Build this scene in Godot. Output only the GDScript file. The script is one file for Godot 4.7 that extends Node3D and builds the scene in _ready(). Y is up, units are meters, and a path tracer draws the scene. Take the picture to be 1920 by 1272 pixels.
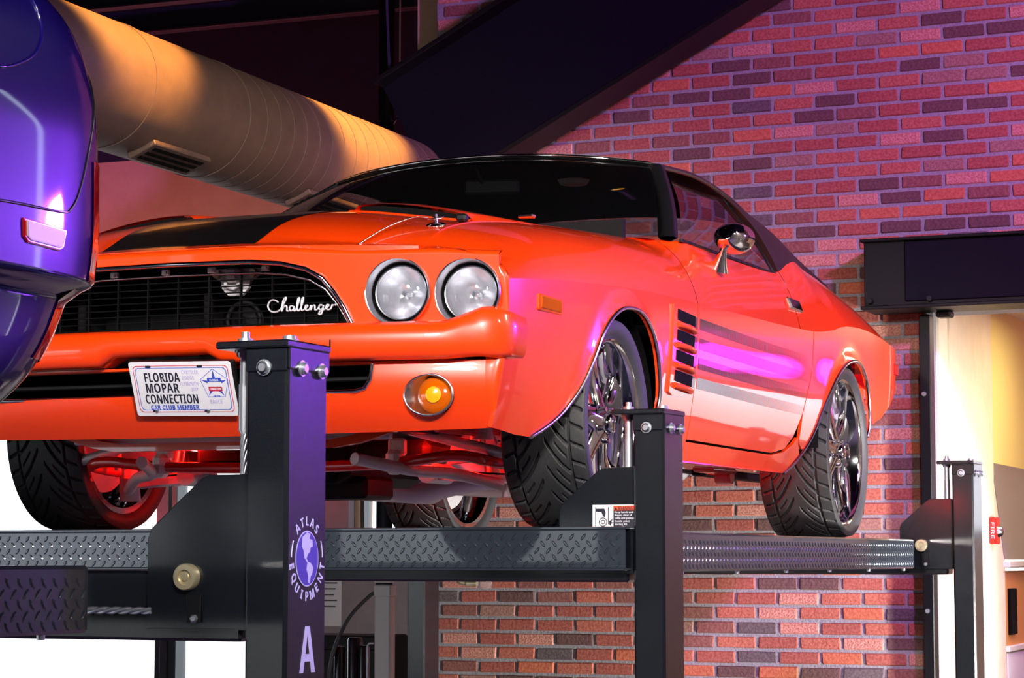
extends Node3D
# A classic orange coupe raised on a four-post lift in front of a brick wall.
# World frame: x = the coupe's left, y = up, z = the coupe's forward, metres.

const LIFT_TOP := 1.68      # top of the runways that carry the orange coupe
const LIFT_A := 1.59        # top of the runways that carry the blue car

var M := {}
var taken := {}

class MB:
	var v := PackedVector3Array()
	var n := PackedVector3Array()
	var uv := PackedVector2Array()
	func add3(a: Vector3, b: Vector3, c: Vector3, na: Vector3, nb: Vector3, nc: Vector3) -> void:
		var g := (b - a).cross(c - a)
		if g.length_squared() < 1e-16: return
		if g.dot(na + nb + nc) > 0.0:
			v.append(a); v.append(c); v.append(b)
			n.append(na); n.append(nc); n.append(nb)
		else:
			v.append(a); v.append(b); v.append(c)
			n.append(na); n.append(nb); n.append(nc)
	func flat(a: Vector3, b: Vector3, c: Vector3, hint: Vector3) -> void:
		var g := (b - a).cross(c - a)
		if g.length_squared() < 1e-16: return
		g = g.normalized()
		if g.dot(hint) < 0.0: g = -g
		add3(a, b, c, g, g, g)
	func quad(a: Vector3, b: Vector3, c: Vector3, d: Vector3, hint: Vector3) -> void:
		flat(a, b, c, hint); flat(a, c, d, hint)
	# rows: Array of PackedVector3Array, all of one length; s = +1 / -1 turns the normals
	func grid(rows: Array, s := 1.0, wrap := false) -> void:
		var nr := rows.size()
		var nc: int = rows[0].size()
		var nn := []
		for i in nr:
			var row := PackedVector3Array()
			for j in nc:
				var iu: int = mini(i + 1, nr - 1)
				var id: int = maxi(i - 1, 0)
				var ju: int = j + 1
				var jd: int = j - 1
				if wrap:
					if ju > nc - 1: ju = 1
					if jd < 0: jd = nc - 2
				else:
					ju = mini(ju, nc - 1); jd = maxi(jd, 0)
				var du: Vector3 = rows[iu][j] - rows[id][j]
				var dv: Vector3 = rows[i][ju] - rows[i][jd]
				var q := du.cross(dv) * s
				if q.length_squared() < 1e-18: q = Vector3.UP * 1e-3
				row.append(q.normalized())
			nn.append(row)
		for i in nr - 1:
			for j in nc - 1:
				var a: Vector3 = rows[i][j]
				var b: Vector3 = rows[i + 1][j]
				var c: Vector3 = rows[i + 1][j + 1]
				var d: Vector3 = rows[i][j + 1]
				add3(a, b, c, nn[i][j], nn[i + 1][j], nn[i + 1][j + 1])
				add3(a, c, d, nn[i][j], nn[i + 1][j + 1], nn[i][j + 1])
	# box with chamfered edges
	func box(c: Vector3, s: Vector3, bv := 0.0, bs := Basis.IDENTITY) -> void:
		var h := s * 0.5
		bv = minf(bv, minf(h.x, minf(h.y, h.z)) * 0.95)
		var pts := {}
		for k in 3:
			for sg in [-1.0, 1.0]:
				var nrm := Vector3.ZERO
				nrm[k] = sg
				var a := (k + 1) % 3
				var b := (k + 2) % 3
				var q := []
				for e in [[-1, -1], [1, -1], [1, 1], [-1, 1]]:
					var p := Vector3.ZERO
					p[k] = sg * h[k]
					p[a] = e[0] * (h[a] - bv)
					p[b] = e[1] * (h[b] - bv)
					q.append(c + bs * p)
					pts["%d%d%d%d" % [k, signi(int(p.x * 1e6)), signi(int(p.y * 1e6)), signi(int(p.z * 1e6))]] = c + bs * p
				quad(q[0], q[1], q[2], q[3], bs * nrm)
		if bv <= 0.0: return
		for x in [-1, 1]:
			for y in [-1, 1]:
				for z in [-1, 1]:
					var o := bs * Vector3(x, y, z)
					var a2: Vector3 = c + bs * Vector3(x * h.x, y * (h.y - bv), z * (h.z - bv))
					var b2: Vector3 = c + bs * Vector3(x * (h.x - bv), y * h.y, z * (h.z - bv))
					var c2: Vector3 = c + bs * Vector3(x * (h.x - bv), y * (h.y - bv), z * h.z)
					flat(a2, b2, c2, o)
		for k in 3:
			var a := (k + 1) % 3
			var b := (k + 2) % 3
			for sa in [-1.0, 1.0]:
				for sb in [-1.0, 1.0]:
					var q := []
					for e in [[0, -1.0], [0, 1.0], [1, 1.0], [1, -1.0]]:
						var p := Vector3.ZERO
						p[k] = e[1] * (h[k] - bv)
						p[a] = sa * (h[a] if e[0] == 0 else h[a] - bv)
						p[b] = sb * (h[b] - bv if e[0] == 0 else h[b])
						q.append(c + bs * p)
					var nrm := Vector3.ZERO
					nrm[a] = sa; nrm[b] = sb
					quad(q[0], q[1], q[2], q[3], bs * nrm)
	func cyl(p0: Vector3, p1: Vector3, r0: float, r1 := -1.0, seg := 16, caps := true) -> void:
		if r1 < 0.0: r1 = r0
		var ax := (p1 - p0).normalized()
		var e := Vector3.UP if absf(ax.y) < 0.9 else Vector3.RIGHT
		var u := ax.cross(e).normalized()
		var w := ax.cross(u).normalized()
		for i in seg:
			var a0 := TAU * i / seg
			var a1 := TAU * (i + 1) / seg
			var d0 := u * cos(a0) + w * sin(a0)
			var d1 := u * cos(a1) + w * sin(a1)
			add3(p0 + d0 * r0, p1 + d0 * r1, p1 + d1 * r1, d0, d0, d1)
			add3(p0 + d0 * r0, p1 + d1 * r1, p0 + d1 * r0, d0, d1, d1)
			if caps:
				if r0 > 1e-5: flat(p0, p0 + d0 * r0, p0 + d1 * r0, -ax)
				if r1 > 1e-5: flat(p1, p1 + d0 * r1, p1 + d1 * r1, ax)
	# profile: [Vector2(radius, height)], turned round the axis of xf (its y)
	func lathe(prof: Array, xf: Transform3D, seg := 32, s := 1.0, a_from := 0.0, a_to := TAU) -> void:
		for k in prof.size() - 1:
			var p: Vector2 = prof[k]
			var q: Vector2 = prof[k + 1]
			var t := (q - p)
			if t.length() < 1e-6: continue
			t = t.normalized()
			var nn := Vector2(t.y, -t.x) * s
			var n0 := nn
			var n1 := nn
			if k > 0:
				var tp: Vector2 = (p - prof[k - 1]).normalized()
				if tp.dot(t) > 0.72: n0 = (nn + Vector2(tp.y, -tp.x) * s).normalized()
			if k < prof.size() - 2:
				var tn: Vector2 = (prof[k + 2] - q).normalized()
				if tn.dot(t) > 0.72: n1 = (nn + Vector2(tn.y, -tn.x) * s).normalized()
			for i in seg:
				var a0 := lerpf(a_from, a_to, float(i) / seg)
				var a1 := lerpf(a_from, a_to, float(i + 1) / seg)
				var d0 := Vector3(cos(a0), 0, sin(a0))
				var d1 := Vector3(cos(a1), 0, sin(a1))
				var A := xf * (d0 * p.x + Vector3.UP * p.y)
				var B := xf * (d0 * q.x + Vector3.UP * q.y)
				var C2 := xf * (d1 * q.x + Vector3.UP * q.y)
				var D := xf * (d1 * p.x + Vector3.UP * p.y)
				var bs := xf.basis.orthonormalized()
				var nA := bs * (d0 * n0.x + Vector3.UP * n0.y)
				var nB := bs * (d0 * n1.x + Vector3.UP * n1.y)
				var nC := bs * (d1 * n1.x + Vector3.UP * n1.y)
				var nD := bs * (d1 * n0.x + Vector3.UP * n0.y)
				add3(A, B, C2, nA, nB, nC)
				add3(A, C2, D, nA, nC, nD)
	func tube(pts: Array, r: float, seg := 10, caps := true) -> void:
		var rows := []
		var u := Vector3.ZERO
		for i in pts.size():
			var t: Vector3 = (pts[mini(i + 1, pts.size() - 1)] - pts[maxi(i - 1, 0)]).normalized()
			if u == Vector3.ZERO:
				u = t.cross(Vector3.UP if absf(t.y) < 0.9 else Vector3.RIGHT).normalized()
			u = (u - t * u.dot(t)).normalized()
			var w := t.cross(u)
			var row := PackedVector3Array()
			for k in seg + 1:
				var a := TAU * k / seg
				row.append(pts[i] + (u * cos(a) + w * sin(a)) * r)
			rows.append(row)
		for i in rows.size() - 1:
			for k in seg:
				var na: Vector3 = (rows[i][k] - pts[i]).normalized()
				var nb: Vector3 = (rows[i][k + 1] - pts[i]).normalized()
				var nc: Vector3 = (rows[i + 1][k + 1] - pts[i + 1]).normalized()
				var nd: Vector3 = (rows[i + 1][k] - pts[i + 1]).normalized()
				add3(rows[i][k], rows[i][k + 1], rows[i + 1][k + 1], na, nb, nc)
				add3(rows[i][k], rows[i + 1][k + 1], rows[i + 1][k], na, nc, nd)
		if caps:
			for e in [0, pts.size() - 1]:
				var o: Vector3 = pts[e] - pts[1 if e == 0 else pts.size() - 2]
				for k in seg: flat(pts[e], rows[e][k], rows[e][k + 1], o)
	# polygon in the xy plane of xf, pushed out along its z by depth (front at +depth)
	func prism(poly: PackedVector2Array, depth: float, xf: Transform3D, bv := 0.0) -> void:
		var front := poly
		if bv > 0.0:
			var off := Geometry2D.offset_polygon(poly, -bv)
			if off.size() > 0 and off[0].size() == poly.size(): front = off[0]
			else: bv = 0.0
		var idx := Geometry2D.triangulate_polygon(poly)
		var zn := xf.basis.z.normalized()
		for k in range(0, idx.size(), 3):
			flat(xf * V3(front, idx[k], depth), xf * V3(front, idx[k + 1], depth), xf * V3(front, idx[k + 2], depth), zn)
			flat(xf * V3(poly, idx[k], 0.0), xf * V3(poly, idx[k + 1], 0.0), xf * V3(poly, idx[k + 2], 0.0), -zn)
		var cw := Geometry2D.is_polygon_clockwise(poly)
		for k in poly.size():
			var m := (k + 1) % poly.size()
			var e := poly[m] - poly[k]
			var o := Vector2(e.y, -e.x) * (-1.0 if cw else 1.0)
			var h := xf.basis * Vector3(o.x, o.y, 0)
			quad(xf * V3(poly, k, 0.0), xf * V3(poly, m, 0.0), xf * V3(poly, m, depth - bv), xf * V3(poly, k, depth - bv), h)
			if bv > 0.0:
				quad(xf * V3(poly, k, depth - bv), xf * V3(poly, m, depth - bv), xf * V3(front, m, depth), xf * V3(front, k, depth), h + zn)
	func V3(p: PackedVector2Array, k: int, z: float) -> Vector3:
		return Vector3(p[k].x, p[k].y, z)
	func mesh() -> ArrayMesh:
		var a := []
		a.resize(Mesh.ARRAY_MAX)
		a[Mesh.ARRAY_VERTEX] = v
		a[Mesh.ARRAY_NORMAL] = n
		if uv.size() == v.size(): a[Mesh.ARRAY_TEX_UV] = uv
		var m := ArrayMesh.new()
		if v.size() > 0: m.add_surface_from_arrays(Mesh.PRIMITIVE_TRIANGLES, a)
		return m

func numbered(called: String) -> String:
	if not taken.has(called):
		taken[called] = 0
		return called
	taken[called] += 1
	return "%s_%03d" % [called, taken[called]]

func put(mb: MB, called: String, m: Material, parent: Node3D) -> MeshInstance3D:
	return put_mesh(mb.mesh(), called, m, parent)

func put_mesh(mesh: Mesh, called: String, m: Material, parent: Node3D) -> MeshInstance3D:
	var o := MeshInstance3D.new()
	o.name = numbered(called) if parent == self else called
	o.mesh = mesh
	o.material_override = m
	parent.add_child(o, true)
	return o

func tag(o: Node3D, label: String, category: String, group := "") -> Node3D:
	o.set_meta("label", label); o.set_meta("category", category)
	if group != "": o.set_meta("group", group)
	return o

func thing(called: String, label: String, category: String, at := Vector3.ZERO, group := "") -> Node3D:
	var o := Node3D.new()
	o.name = numbered(called)
	add_child(o)
	o.position = at
	return tag(o, label, category, group)

func struct(o: Node3D) -> Node3D:
	o.set_meta("kind", "structure")
	return o

# smooth curve through [Vector2(x, value)] sorted by x
func tab(t: Array, x: float) -> float:
	var k := t.size()
	if x <= t[0].x: return t[0].y
	if x >= t[k - 1].x: return t[k - 1].y
	var i := 0
	while t[i + 1].x < x: i += 1
	var p1: Vector2 = t[i]
	var p2: Vector2 = t[i + 1]
	var h := p2.x - p1.x
	var s := (p2.y - p1.y) / h
	var m1 := s
	var m2 := s
	if i > 0:
		var p0: Vector2 = t[i - 1]
		var s0 := (p1.y - p0.y) / (p1.x - p0.x)
		m1 = 0.0 if s0 * s <= 0.0 else 2.0 * s0 * s / (s0 + s)
	if i < k - 2:
		var p3: Vector2 = t[i + 2]
		var s3 := (p3.y - p2.y) / (p3.x - p2.x)
		m2 = 0.0 if s3 * s <= 0.0 else 2.0 * s3 * s / (s3 + s)
	var u := (x - p1.x) / h
	var u2 := u * u
	var u3 := u2 * u
	return p1.y * (2 * u3 - 3 * u2 + 1) + h * m1 * (u3 - 2 * u2 + u) + p2.y * (3 * u2 - 2 * u3) + h * m2 * (u3 - u2)

# a sheet: polygon with holes in a 2-D domain, carried to space by f; edges get a rim of depth th
func plate(mb: MB, poly: PackedVector2Array, holes: Array, sp: float, f: Callable, hint: Vector3, th := 0.0) -> void:
	var pts := PackedVector2Array()
	var rings := []
	for ring in [poly] + holes:
		var r := PackedVector2Array()
		for k in ring.size():
			var a: Vector2 = ring[k]
			var b: Vector2 = ring[(k + 1) % ring.size()]
			var m := maxi(1, int(ceil(a.distance_to(b) / (sp * 0.7))))
			for q in m: r.append(a.lerp(b, float(q) / m))
		rings.append(r)
		pts.append_array(r)
	var lo := poly[0]
	var hi := poly[0]
	for p in poly:
		lo = lo.min(p); hi = hi.max(p)
	var border := pts.duplicate()
	var y := lo.y + sp * 0.5
	var odd := false
	while y < hi.y:
		var x := lo.x + (sp * 0.25 if odd else sp * 0.75)
		while x < hi.x:
			var p := Vector2(x, y)
			x += sp
			if not Geometry2D.is_point_in_polygon(p, poly): continue
			var ok := true
			for h in holes:
				if Geometry2D.is_point_in_polygon(p, h): ok = false; break
			if not ok: continue
			var lim := sp * sp * 0.2
			for q in border:
				if p.distance_squared_to(q) < lim: ok = false; break
			if ok: pts.append(p)
		y += sp * 0.87
		odd = not odd
	# tiny fixed jitter keeps the triangulation well-posed
	var rg := RandomNumberGenerator.new()
	rg.seed = 7
	var jp := PackedVector2Array()
	for p in pts: jp.append(p + Vector2(rg.randf_range(-1, 1), rg.randf_range(-1, 1)) * sp * 1e-3)
	var tri := Geometry2D.triangulate_delaunay(jp)
	var P := PackedVector3Array()
	var N := PackedVector3Array()
	for p in pts:
		var o: Vector3 = f.call(p)
		var e := 0.002
		var du: Vector3 = f.call(p + Vector2(e, 0)) - f.call(p - Vector2(e, 0))
		var dv: Vector3 = f.call(p + Vector2(0, e)) - f.call(p - Vector2(0, e))
		var nn := du.cross(dv).normalized()
		if nn.dot(hint) < 0.0: nn = -nn
		P.append(o); N.append(nn)
	for k in range(0, tri.size(), 3):
		var a := tri[k]
		var b := tri[k + 1]
		var c := tri[k + 2]
		var ctr := (pts[a] + pts[b] + pts[c]) / 3.0
		if not Geometry2D.is_point_in_polygon(ctr, poly): continue
		var ok := true
		for h in holes:
			if Geometry2D.is_point_in_polygon(ctr, h): ok = false; break
		if not ok: continue
		mb.add3(P[a], P[b], P[c], N[a], N[b], N[c])
	if th > 0.0:
		var base := 0
		for r in rings:
			var m: int = r.size()
			var ctr2 := Vector3.ZERO
			for k in m: ctr2 += P[base + k] / m
			for k in m:
				var a := base + k
				var b := base + (k + 1) % m
				var e := P[b] - P[a]
				var o := e.cross(N[a])
				var side := 1.0
				var mid2: Vector2 = (pts[a] + pts[b]) * 0.5
				var dd := (pts[b] - pts[a]).orthogonal().normalized() * sp * 0.02
				# the rim faces away from the sheet
				var inside: bool = Geometry2D.is_point_in_polygon(mid2 + dd, r)
				if base > 0: inside = not inside
				var out3: Vector3 = f.call(mid2 + (dd if not inside else -dd) * 4.0) - f.call(mid2)
				if o.dot(out3) < 0.0: side = -1.0
				mb.quad(P[a], P[b], P[b] - N[b] * th, P[a] - N[a] * th, o * side)
			base += m

func ring2(c: Vector2, rx: float, ry: float, seg := 40) -> PackedVector2Array:
	var r := PackedVector2Array()
	for k in seg: r.append(c + Vector2(cos(TAU * k / seg) * rx, sin(TAU * k / seg) * ry))
	return r

func pv(a: Array) -> PackedVector2Array:
	var r := PackedVector2Array()
	for k in range(0, a.size(), 2): r.append(Vector2(a[k], a[k + 1]))
	return r

func smooth2(pts: Array, per := 6) -> Array:
	# Catmull-Rom through 3-D points
	var out := []
	for i in pts.size() - 1:
		var p0: Vector3 = pts[maxi(i - 1, 0)]
		var p1: Vector3 = pts[i]
		var p2: Vector3 = pts[i + 1]
		var p3: Vector3 = pts[mini(i + 2, pts.size() - 1)]
		for k in per: out.append(p1.cubic_interpolate(p2, p0, p3, float(k) / per))
	out.append(pts[-1])
	return out

func text_mesh(words: String, size: float, depth: float, font: Font) -> TextMesh:
	var t := TextMesh.new()
	t.text = words
	t.font = font
	t.font_size = 64
	t.pixel_size = size / 64.0
	t.depth = depth
	t.curve_step = 2.0
	return t

const UNDERGLOW := 0.14

func _ready() -> void:
	# ---- camera, sky, exposure
	var dir := Vector3(-sin(deg_to_rad(21.8)), 0, -cos(deg_to_rad(21.8))) * cos(atan(414.0 / 4450.0)) + Vector3.UP * sin(atan(414.0 / 4450.0))
	var cam := Camera3D.new()
	cam.name = "camera"
	add_child(cam)
	cam.position = cam_pos
	cam_basis = Basis.looking_at(dir)
	cam.basis = cam_basis
	cam.fov = rad_to_deg(2.0 * atan(636.0 / 4450.0))
	cam.near = 0.05
	cam.far = 100.0
	cam.current = true
	var env := Environment.new()
	var sky := Sky.new()
	var sm := ProceduralSkyMaterial.new()
	sm.sky_top_color = Color(0.78, 0.86, 0.96)
	sm.sky_horizon_color = Color(0.95, 0.97, 1.0)
	sm.ground_bottom_color = Color(0.62, 0.62, 0.6)
	sm.ground_horizon_color = Color(0.9, 0.91, 0.92)
	sm.energy_multiplier = 4.5
	sky.sky_material = sm
	env.background_mode = Environment.BG_SKY
	env.sky = sky
	env.tonemap_mode = Environment.TONE_MAPPER_LINEAR
	env.tonemap_exposure = 1.0
	env.sdfgi_enabled = true
	env.ssao_enabled = true
	env.ssil_enabled = true
	var we := WorldEnvironment.new()
	we.name = "environment"
	we.environment = env
	add_child(we)
	make_materials()
	M.glow_red = emissive(Color(1.0, 0.1, 0.06), 2.0)
	M.grille = std(Color8(9, 9, 10), 0.6)
	M.grille.metallic_specular = 0.2
	M.marker_clear = std(Color8(196, 176, 176), 0.35)
	M.ochre = std(Color8(242, 220, 142), 0.8)
	M.tan = std(Color8(206, 142, 72), 0.6)
	M.grey_glass = std(Color8(140, 132, 140), 0.15, 0.0, 0.5)
	M.purlin = std(Color8(44, 40, 62), 0.6)
	# ---- lamps of the hall
	lamp_can(Vector3(4.4, 4.3, 7.2), Vector3(0.5, 2.0, 0.2), Color(1.0, 0.97, 0.95), 75.0, 17.0, "large white stage lamp at the right front of the hall", 0.4)
	lamp_can(Vector3(0.6, 4.5, 8.6), Vector3(0.0, 1.9, 0.8), Color(1.0, 0.97, 0.95), 60.0, 16.0, "large white stage lamp high behind the blue car", 0.4)
	lamp_can(Vector3(5.2, 4.3, 2.2), Vector3(0.9, 2.3, -0.9), Color(1.0, 0.95, 0.9), 36.0, 19.0, "white stage lamp at the right aimed at the flank of the coupe", 0.3)
	lamp_can(Vector3(4.8, 0.6, -2.4), Vector3(-0.8, 1.0, -4.3), Color(1.0, 0.98, 0.96), 70.0, 27.0, "white floor-side spotlight aimed along the lower brick wall", 0.2)
	lamp_can(Vector3(5.1, 3.3, -3.7), Vector3(1.2, 2.0, 1.0), Color(0.52, 0.24, 0.9), 36.0, 34.0, "purple stage spotlight in the right rear corner of the hall", 0.12)
	lamp_can(Vector3(4.4, 4.9, 0.2), Vector3(0.9, 3.7, -4.3), Color(0.88, 0.53, 1.0), 43.0, 29.0, "violet stage spotlight aimed at the upper brick wall", 0.15)
	lamp_can(Vector3(0.2, 5.0, -2.9), Vector3(-1.6, 3.6, -3.2), Color(1.0, 0.72, 0.32), 60.0, 14.0, "amber spotlight aimed at the far part of the duct")
	lamp_can(Vector3(0.2, 5.0, -0.8), Vector3(-1.6, 3.6, -1.2), Color(1.0, 0.72, 0.36), 50.0, 13.0, "amber spotlight aimed at the near part of the duct")
	lamp_can(Vector3(-5.4, 1.2, -5.3), Vector3(-4.2, 3.6, -6.6), Color(1.0, 0.42, 0.48), 8.0, 50.0, "pink floor spotlight washing the plaster wall behind the duct")
	panel_lamp(Vector3(5.1, 4.9, -0.6), Vector3(5.25, 0.0, -0.6), 2.4, 0.5, Color(1.0, 0.95, 0.9), 10.0, "long white panel lamp washing the right wall of the hall")
	panel_lamp(Vector3(1.75, 2.86, -5.6), Vector3(1.75, 0.0, -5.6), 0.4, 1.0, Color(1.0, 0.92, 0.76), 2.6, "warm panel lamp under the corridor ceiling")
	# ---- the place, then the things
	build_room()
	var lift := build_lift("four_post_lift", "black four-post lift with tread-plate runways under the orange coupe", Vector3(0, 0, -0.03), deg_to_rad(-2.0), LIFT_TOP, 0.5, -3.1, true, -2.99, 0.44)
	warning_sticker(lift, Vector3(1.113, LIFT_TOP + 0.034, 0.5 - 0.0285))
	var lift_a := build_lift("four_post_lift", "nearer black four-post lift with round globe emblem under the blue car", Vector3(0.058, 0, -0.03), deg_to_rad(-2.0), LIFT_A, 6.4, 2.63, false, 2.93, 6.35)
	post_decals(lift_a, 2.63, 1.18)
	build_power_unit()
	var car := thing("orange_coupe", "glossy orange classic coupe with black roof raised on the far lift", "car", Vector3(0, LIFT_TOP, 0))
	build_side(car, 1.0)
	build_side(car, -1.0)
	build_front(car)
	build_top(car)
	build_wheels(car)
	build_under(car)
	build_blue()

func std(c: Color, rough: float, metal := 0.0, coat := 0.0) -> StandardMaterial3D:
	var m := StandardMaterial3D.new()
	m.albedo_color = c
	m.roughness = rough
	m.metallic = metal
	if coat > 0.0:
		m.clearcoat_enabled = true
		m.clearcoat = coat
		m.clearcoat_roughness = 0.03
	return m

# mottled surface: two scales of noise between two colours, laid on in world or object space
func mottled(a: Color, b: Color, rough: float, scale: float, sd: int, freq := 0.02, relief := 0.0, world := false) -> StandardMaterial3D:
	var fn := FastNoiseLite.new()
	fn.seed = sd
	fn.frequency = freq
	fn.fractal_octaves = 5
	fn.fractal_gain = 0.62
	var img := Image.create(256, 256, false, Image.FORMAT_RGB8)
	var hgt := Image.create(256, 256, false, Image.FORMAT_RGB8)
	var src := fn.get_seamless_image(256, 256)
	for y in 256:
		for x in 256:
			var t := src.get_pixel(x, y).r
			t = clampf((t - 0.5) * 1.5 + 0.5, 0.0, 1.0)
			img.set_pixel(x, y, a.lerp(b, t))
			hgt.set_pixel(x, y, Color(t, t, t))
	var m := std(Color.WHITE, rough)
	m.albedo_texture = ImageTexture.create_from_image(img)
	if relief > 0.0:
		var nm := Image.create_from_data(256, 256, false, Image.FORMAT_RGB8, hgt.get_data())
		nm.bump_map_to_normal_map(relief)
		m.normal_enabled = true
		m.normal_texture = ImageTexture.create_from_image(nm)
	m.uv1_triplanar = true
	m.uv1_world_triplanar = world
	m.uv1_scale = Vector3.ONE * scale
	return m

func emissive(c: Color, e: float) -> StandardMaterial3D:
	var m := std(c, 0.6)
	m.emission_enabled = true
	m.emission = c
	m.emission_energy_multiplier = e
	return m

func pane(c: Color, alpha: float) -> StandardMaterial3D:
	var m := std(Color(c.r, c.g, c.b, alpha), 0.02)
	m.transparency = BaseMaterial3D.TRANSPARENCY_ALPHA
	return m

func make_materials() -> void:
	M.orange = std(Color8(243, 62, 2), 0.32, 0.0, 1.0)
	M.blue = std(Color8(13, 5, 72), 0.3, 0.1, 1.0)
	M.black_gloss = std(Color8(16, 14, 16), 0.28, 0.0, 0.6)
	M.vinyl = mottled(Color8(22, 19, 20), Color8(34, 30, 29), 0.42, 9.0, 4, 0.08, 1.2)
	M.satin_black = std(Color8(14, 14, 16), 0.45)
	M.matte_black = std(Color8(10, 10, 11), 0.8)
	M.under_black = std(Color8(20, 19, 21), 0.55)
	M.chrome = std(Color8(226, 226, 230), 0.06, 1.0)
	M.soft_chrome = std(Color8(200, 200, 206), 0.22, 1.0)
	M.zinc = std(Color8(190, 196, 204), 0.3, 0.85)
	M.steel = std(Color8(192, 190, 192), 0.4, 0.25)
	M.rubber = mottled(Color8(44, 45, 47), Color8(56, 57, 59), 0.6, 6.0, 9, 0.06)
	M.glass = pane(Color8(10, 12, 14), 0.42)
	M.side_glass = pane(Color8(16, 14, 16), 0.22)
	M.rear_glass = pane(Color8(10, 11, 12), 0.6)
	M.reflector = std(Color8(222, 224, 232), 0.2, 0.92)
	M.script = std(Color8(214, 216, 224), 0.38, 0.7)
	M.clear = pane(Color8(235, 240, 245), 0.1)
	M.lens = pane(Color8(225, 232, 245), 0.1)
	M.amber = std(Color8(196, 86, 0), 0.12, 0.0, 1.0)
	M.amber_core = std(Color8(255, 170, 20), 0.2, 0.0, 1.0)
	M.marker = std(Color8(240, 84, 10), 0.2, 0.0, 1.0)
	M.red_lens = std(Color8(170, 10, 22), 0.12, 0.0, 1.0)
	M.red_paint = std(Color8(222, 24, 14), 0.3, 0.0, 0.8)
	M.plate_white = std(Color8(226, 226, 232), 0.35)
	M.ink_black = std(Color8(24, 24, 40), 0.5)
	M.ink_blue = std(Color8(38, 72, 190), 0.5)
	M.ink_red = std(Color8(206, 30, 62), 0.5)
	M.ink_grey = std(Color8(188, 182, 214), 0.5)
	M.lift = mottled(Color8(12, 15, 20), Color8(19, 23, 29), 0.26, 14.0, 21, 0.09, 0.7)
	M.lift.clearcoat_enabled = true
	M.lift.clearcoat = 0.6
	M.lift.clearcoat_roughness = 0.12
	M.tread_plate = std(Color8(58, 65, 76), 0.26, 0.5, 0.7)
	M.decal = std(Color8(190, 186, 232), 0.5)
	M.decal_blue = std(Color8(64, 58, 170), 0.5)
	M.warn_white = std(Color8(232, 232, 236), 0.5)
	M.warn_orange = std(Color8(222, 74, 30), 0.5)
	M.brass = std(Color8(205, 194, 158), 0.32, 0.7)
	M.leather = std(Color8(20, 19, 20), 0.5)
	M.headliner = std(Color8(12, 12, 13), 0.9)
	M.hose = std(Color8(60, 62, 66), 0.5)
	M.white_plastic = std(Color8(222, 222, 216), 0.5)
	M.navy_steel = std(Color8(15, 16, 24), 0.55)
	M.black_steel = std(Color8(10, 10, 13), 0.45)
	M.red_plastic = std(Color8(214, 26, 18), 0.3)
	M.paper = std(Color8(225, 222, 226), 0.7)
	for k in ["matte_black", "headliner", "under_black", "leather", "navy_steel"]: M[k].metallic_specular = 0.2
	for k in ["black_steel", "lift", "satin_black"]: M[k].metallic_specular = 0.36
	M.blue.metallic_specular = 0.25

# ------------------------------------------------------------------ the orange coupe
# half-width and height of the side crease, and of the upper edge of the side, along z
var XC := [Vector2(-3.87, 0.882), Vector2(-3.78, 0.912), Vector2(-3.5, 0.938), Vector2(-3.1, 0.962), Vector2(-2.7, 0.966), Vector2(-2.2, 0.952), Vector2(-1.5, 0.944), Vector2(-0.8, 0.95), Vector2(-0.3, 0.961), Vector2(0.2, 0.965), Vector2(0.55, 0.96), Vector2(0.75, 0.952), Vector2(0.86, 0.942)]
var YC := [Vector2(-3.87, 0.83), Vector2(-3.4, 0.845), Vector2(-3.0, 0.85), Vector2(-2.65, 0.835), Vector2(-2.45, 0.8), Vector2(-2.2, 0.775), Vector2(-1.28, 0.75), Vector2(-0.5, 0.728), Vector2(0.0, 0.706), Vector2(0.5, 0.672), Vector2(0.86, 0.64)]
var XT := [Vector2(-3.87, 0.7), Vector2(-3.5, 0.76), Vector2(-3.0, 0.79), Vector2(-2.6, 0.81), Vector2(-2.25, 0.85), Vector2(-1.9, 0.872), Vector2(-0.9, 0.868), Vector2(-0.75, 0.8), Vector2(-0.6, 0.725), Vector2(0.0, 0.715), Vector2(0.86, 0.7)]
var YT := [Vector2(-3.87, 0.9), Vector2(-3.6, 0.955), Vector2(-3.4, 0.99), Vector2(-3.1, 1.03), Vector2(-2.7, 1.06), Vector2(-2.4, 1.065), Vector2(-2.2, 1.035), Vector2(-2.02, 0.985), Vector2(-1.85, 0.966), Vector2(-1.22, 0.954), Vector2(-0.78, 0.952), Vector2(-0.3, 0.925), Vector2(0.0, 0.9), Vector2(0.2, 0.882), Vector2(0.5, 0.845), Vector2(0.7, 0.803), Vector2(0.8, 0.765), Vector2(0.86, 0.73)]
var ARCH_F := [0.60, 0.245, 0.49, 0.285, 0.395, 0.335, 0.33, 0.40, 0.282, 0.47, 0.225, 0.545, 0.15, 0.602, 0.06, 0.637, -0.04, 0.648, -0.14, 0.642, -0.235, 0.61, -0.305, 0.555, -0.345, 0.48, -0.355, 0.41, -0.342, 0.34, -0.325, 0.28, -0.31, 0.225]
var ARCH_R := [-1.98, 0.235, -2.09, 0.275, -2.2, 0.335, -2.285, 0.4, -2.355, 0.48, -2.43, 0.565, -2.515, 0.635, -2.62, 0.682, -2.74, 0.703, -2.86, 0.702, -2.975, 0.674, -3.05, 0.622, -3.09, 0.55, -3.095, 0.47, -3.075, 0.42]

func flare(z: float, y: float) -> float:
	var d := Vector2(z + 0.02, y - 0.305).length() - 0.34
	var e := Vector2(z + 2.745, y - 0.345).length() - 0.355
	var q := minf(absf(d), absf(e))
	return 0.014 * exp(-q * q / 0.0012)

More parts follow.
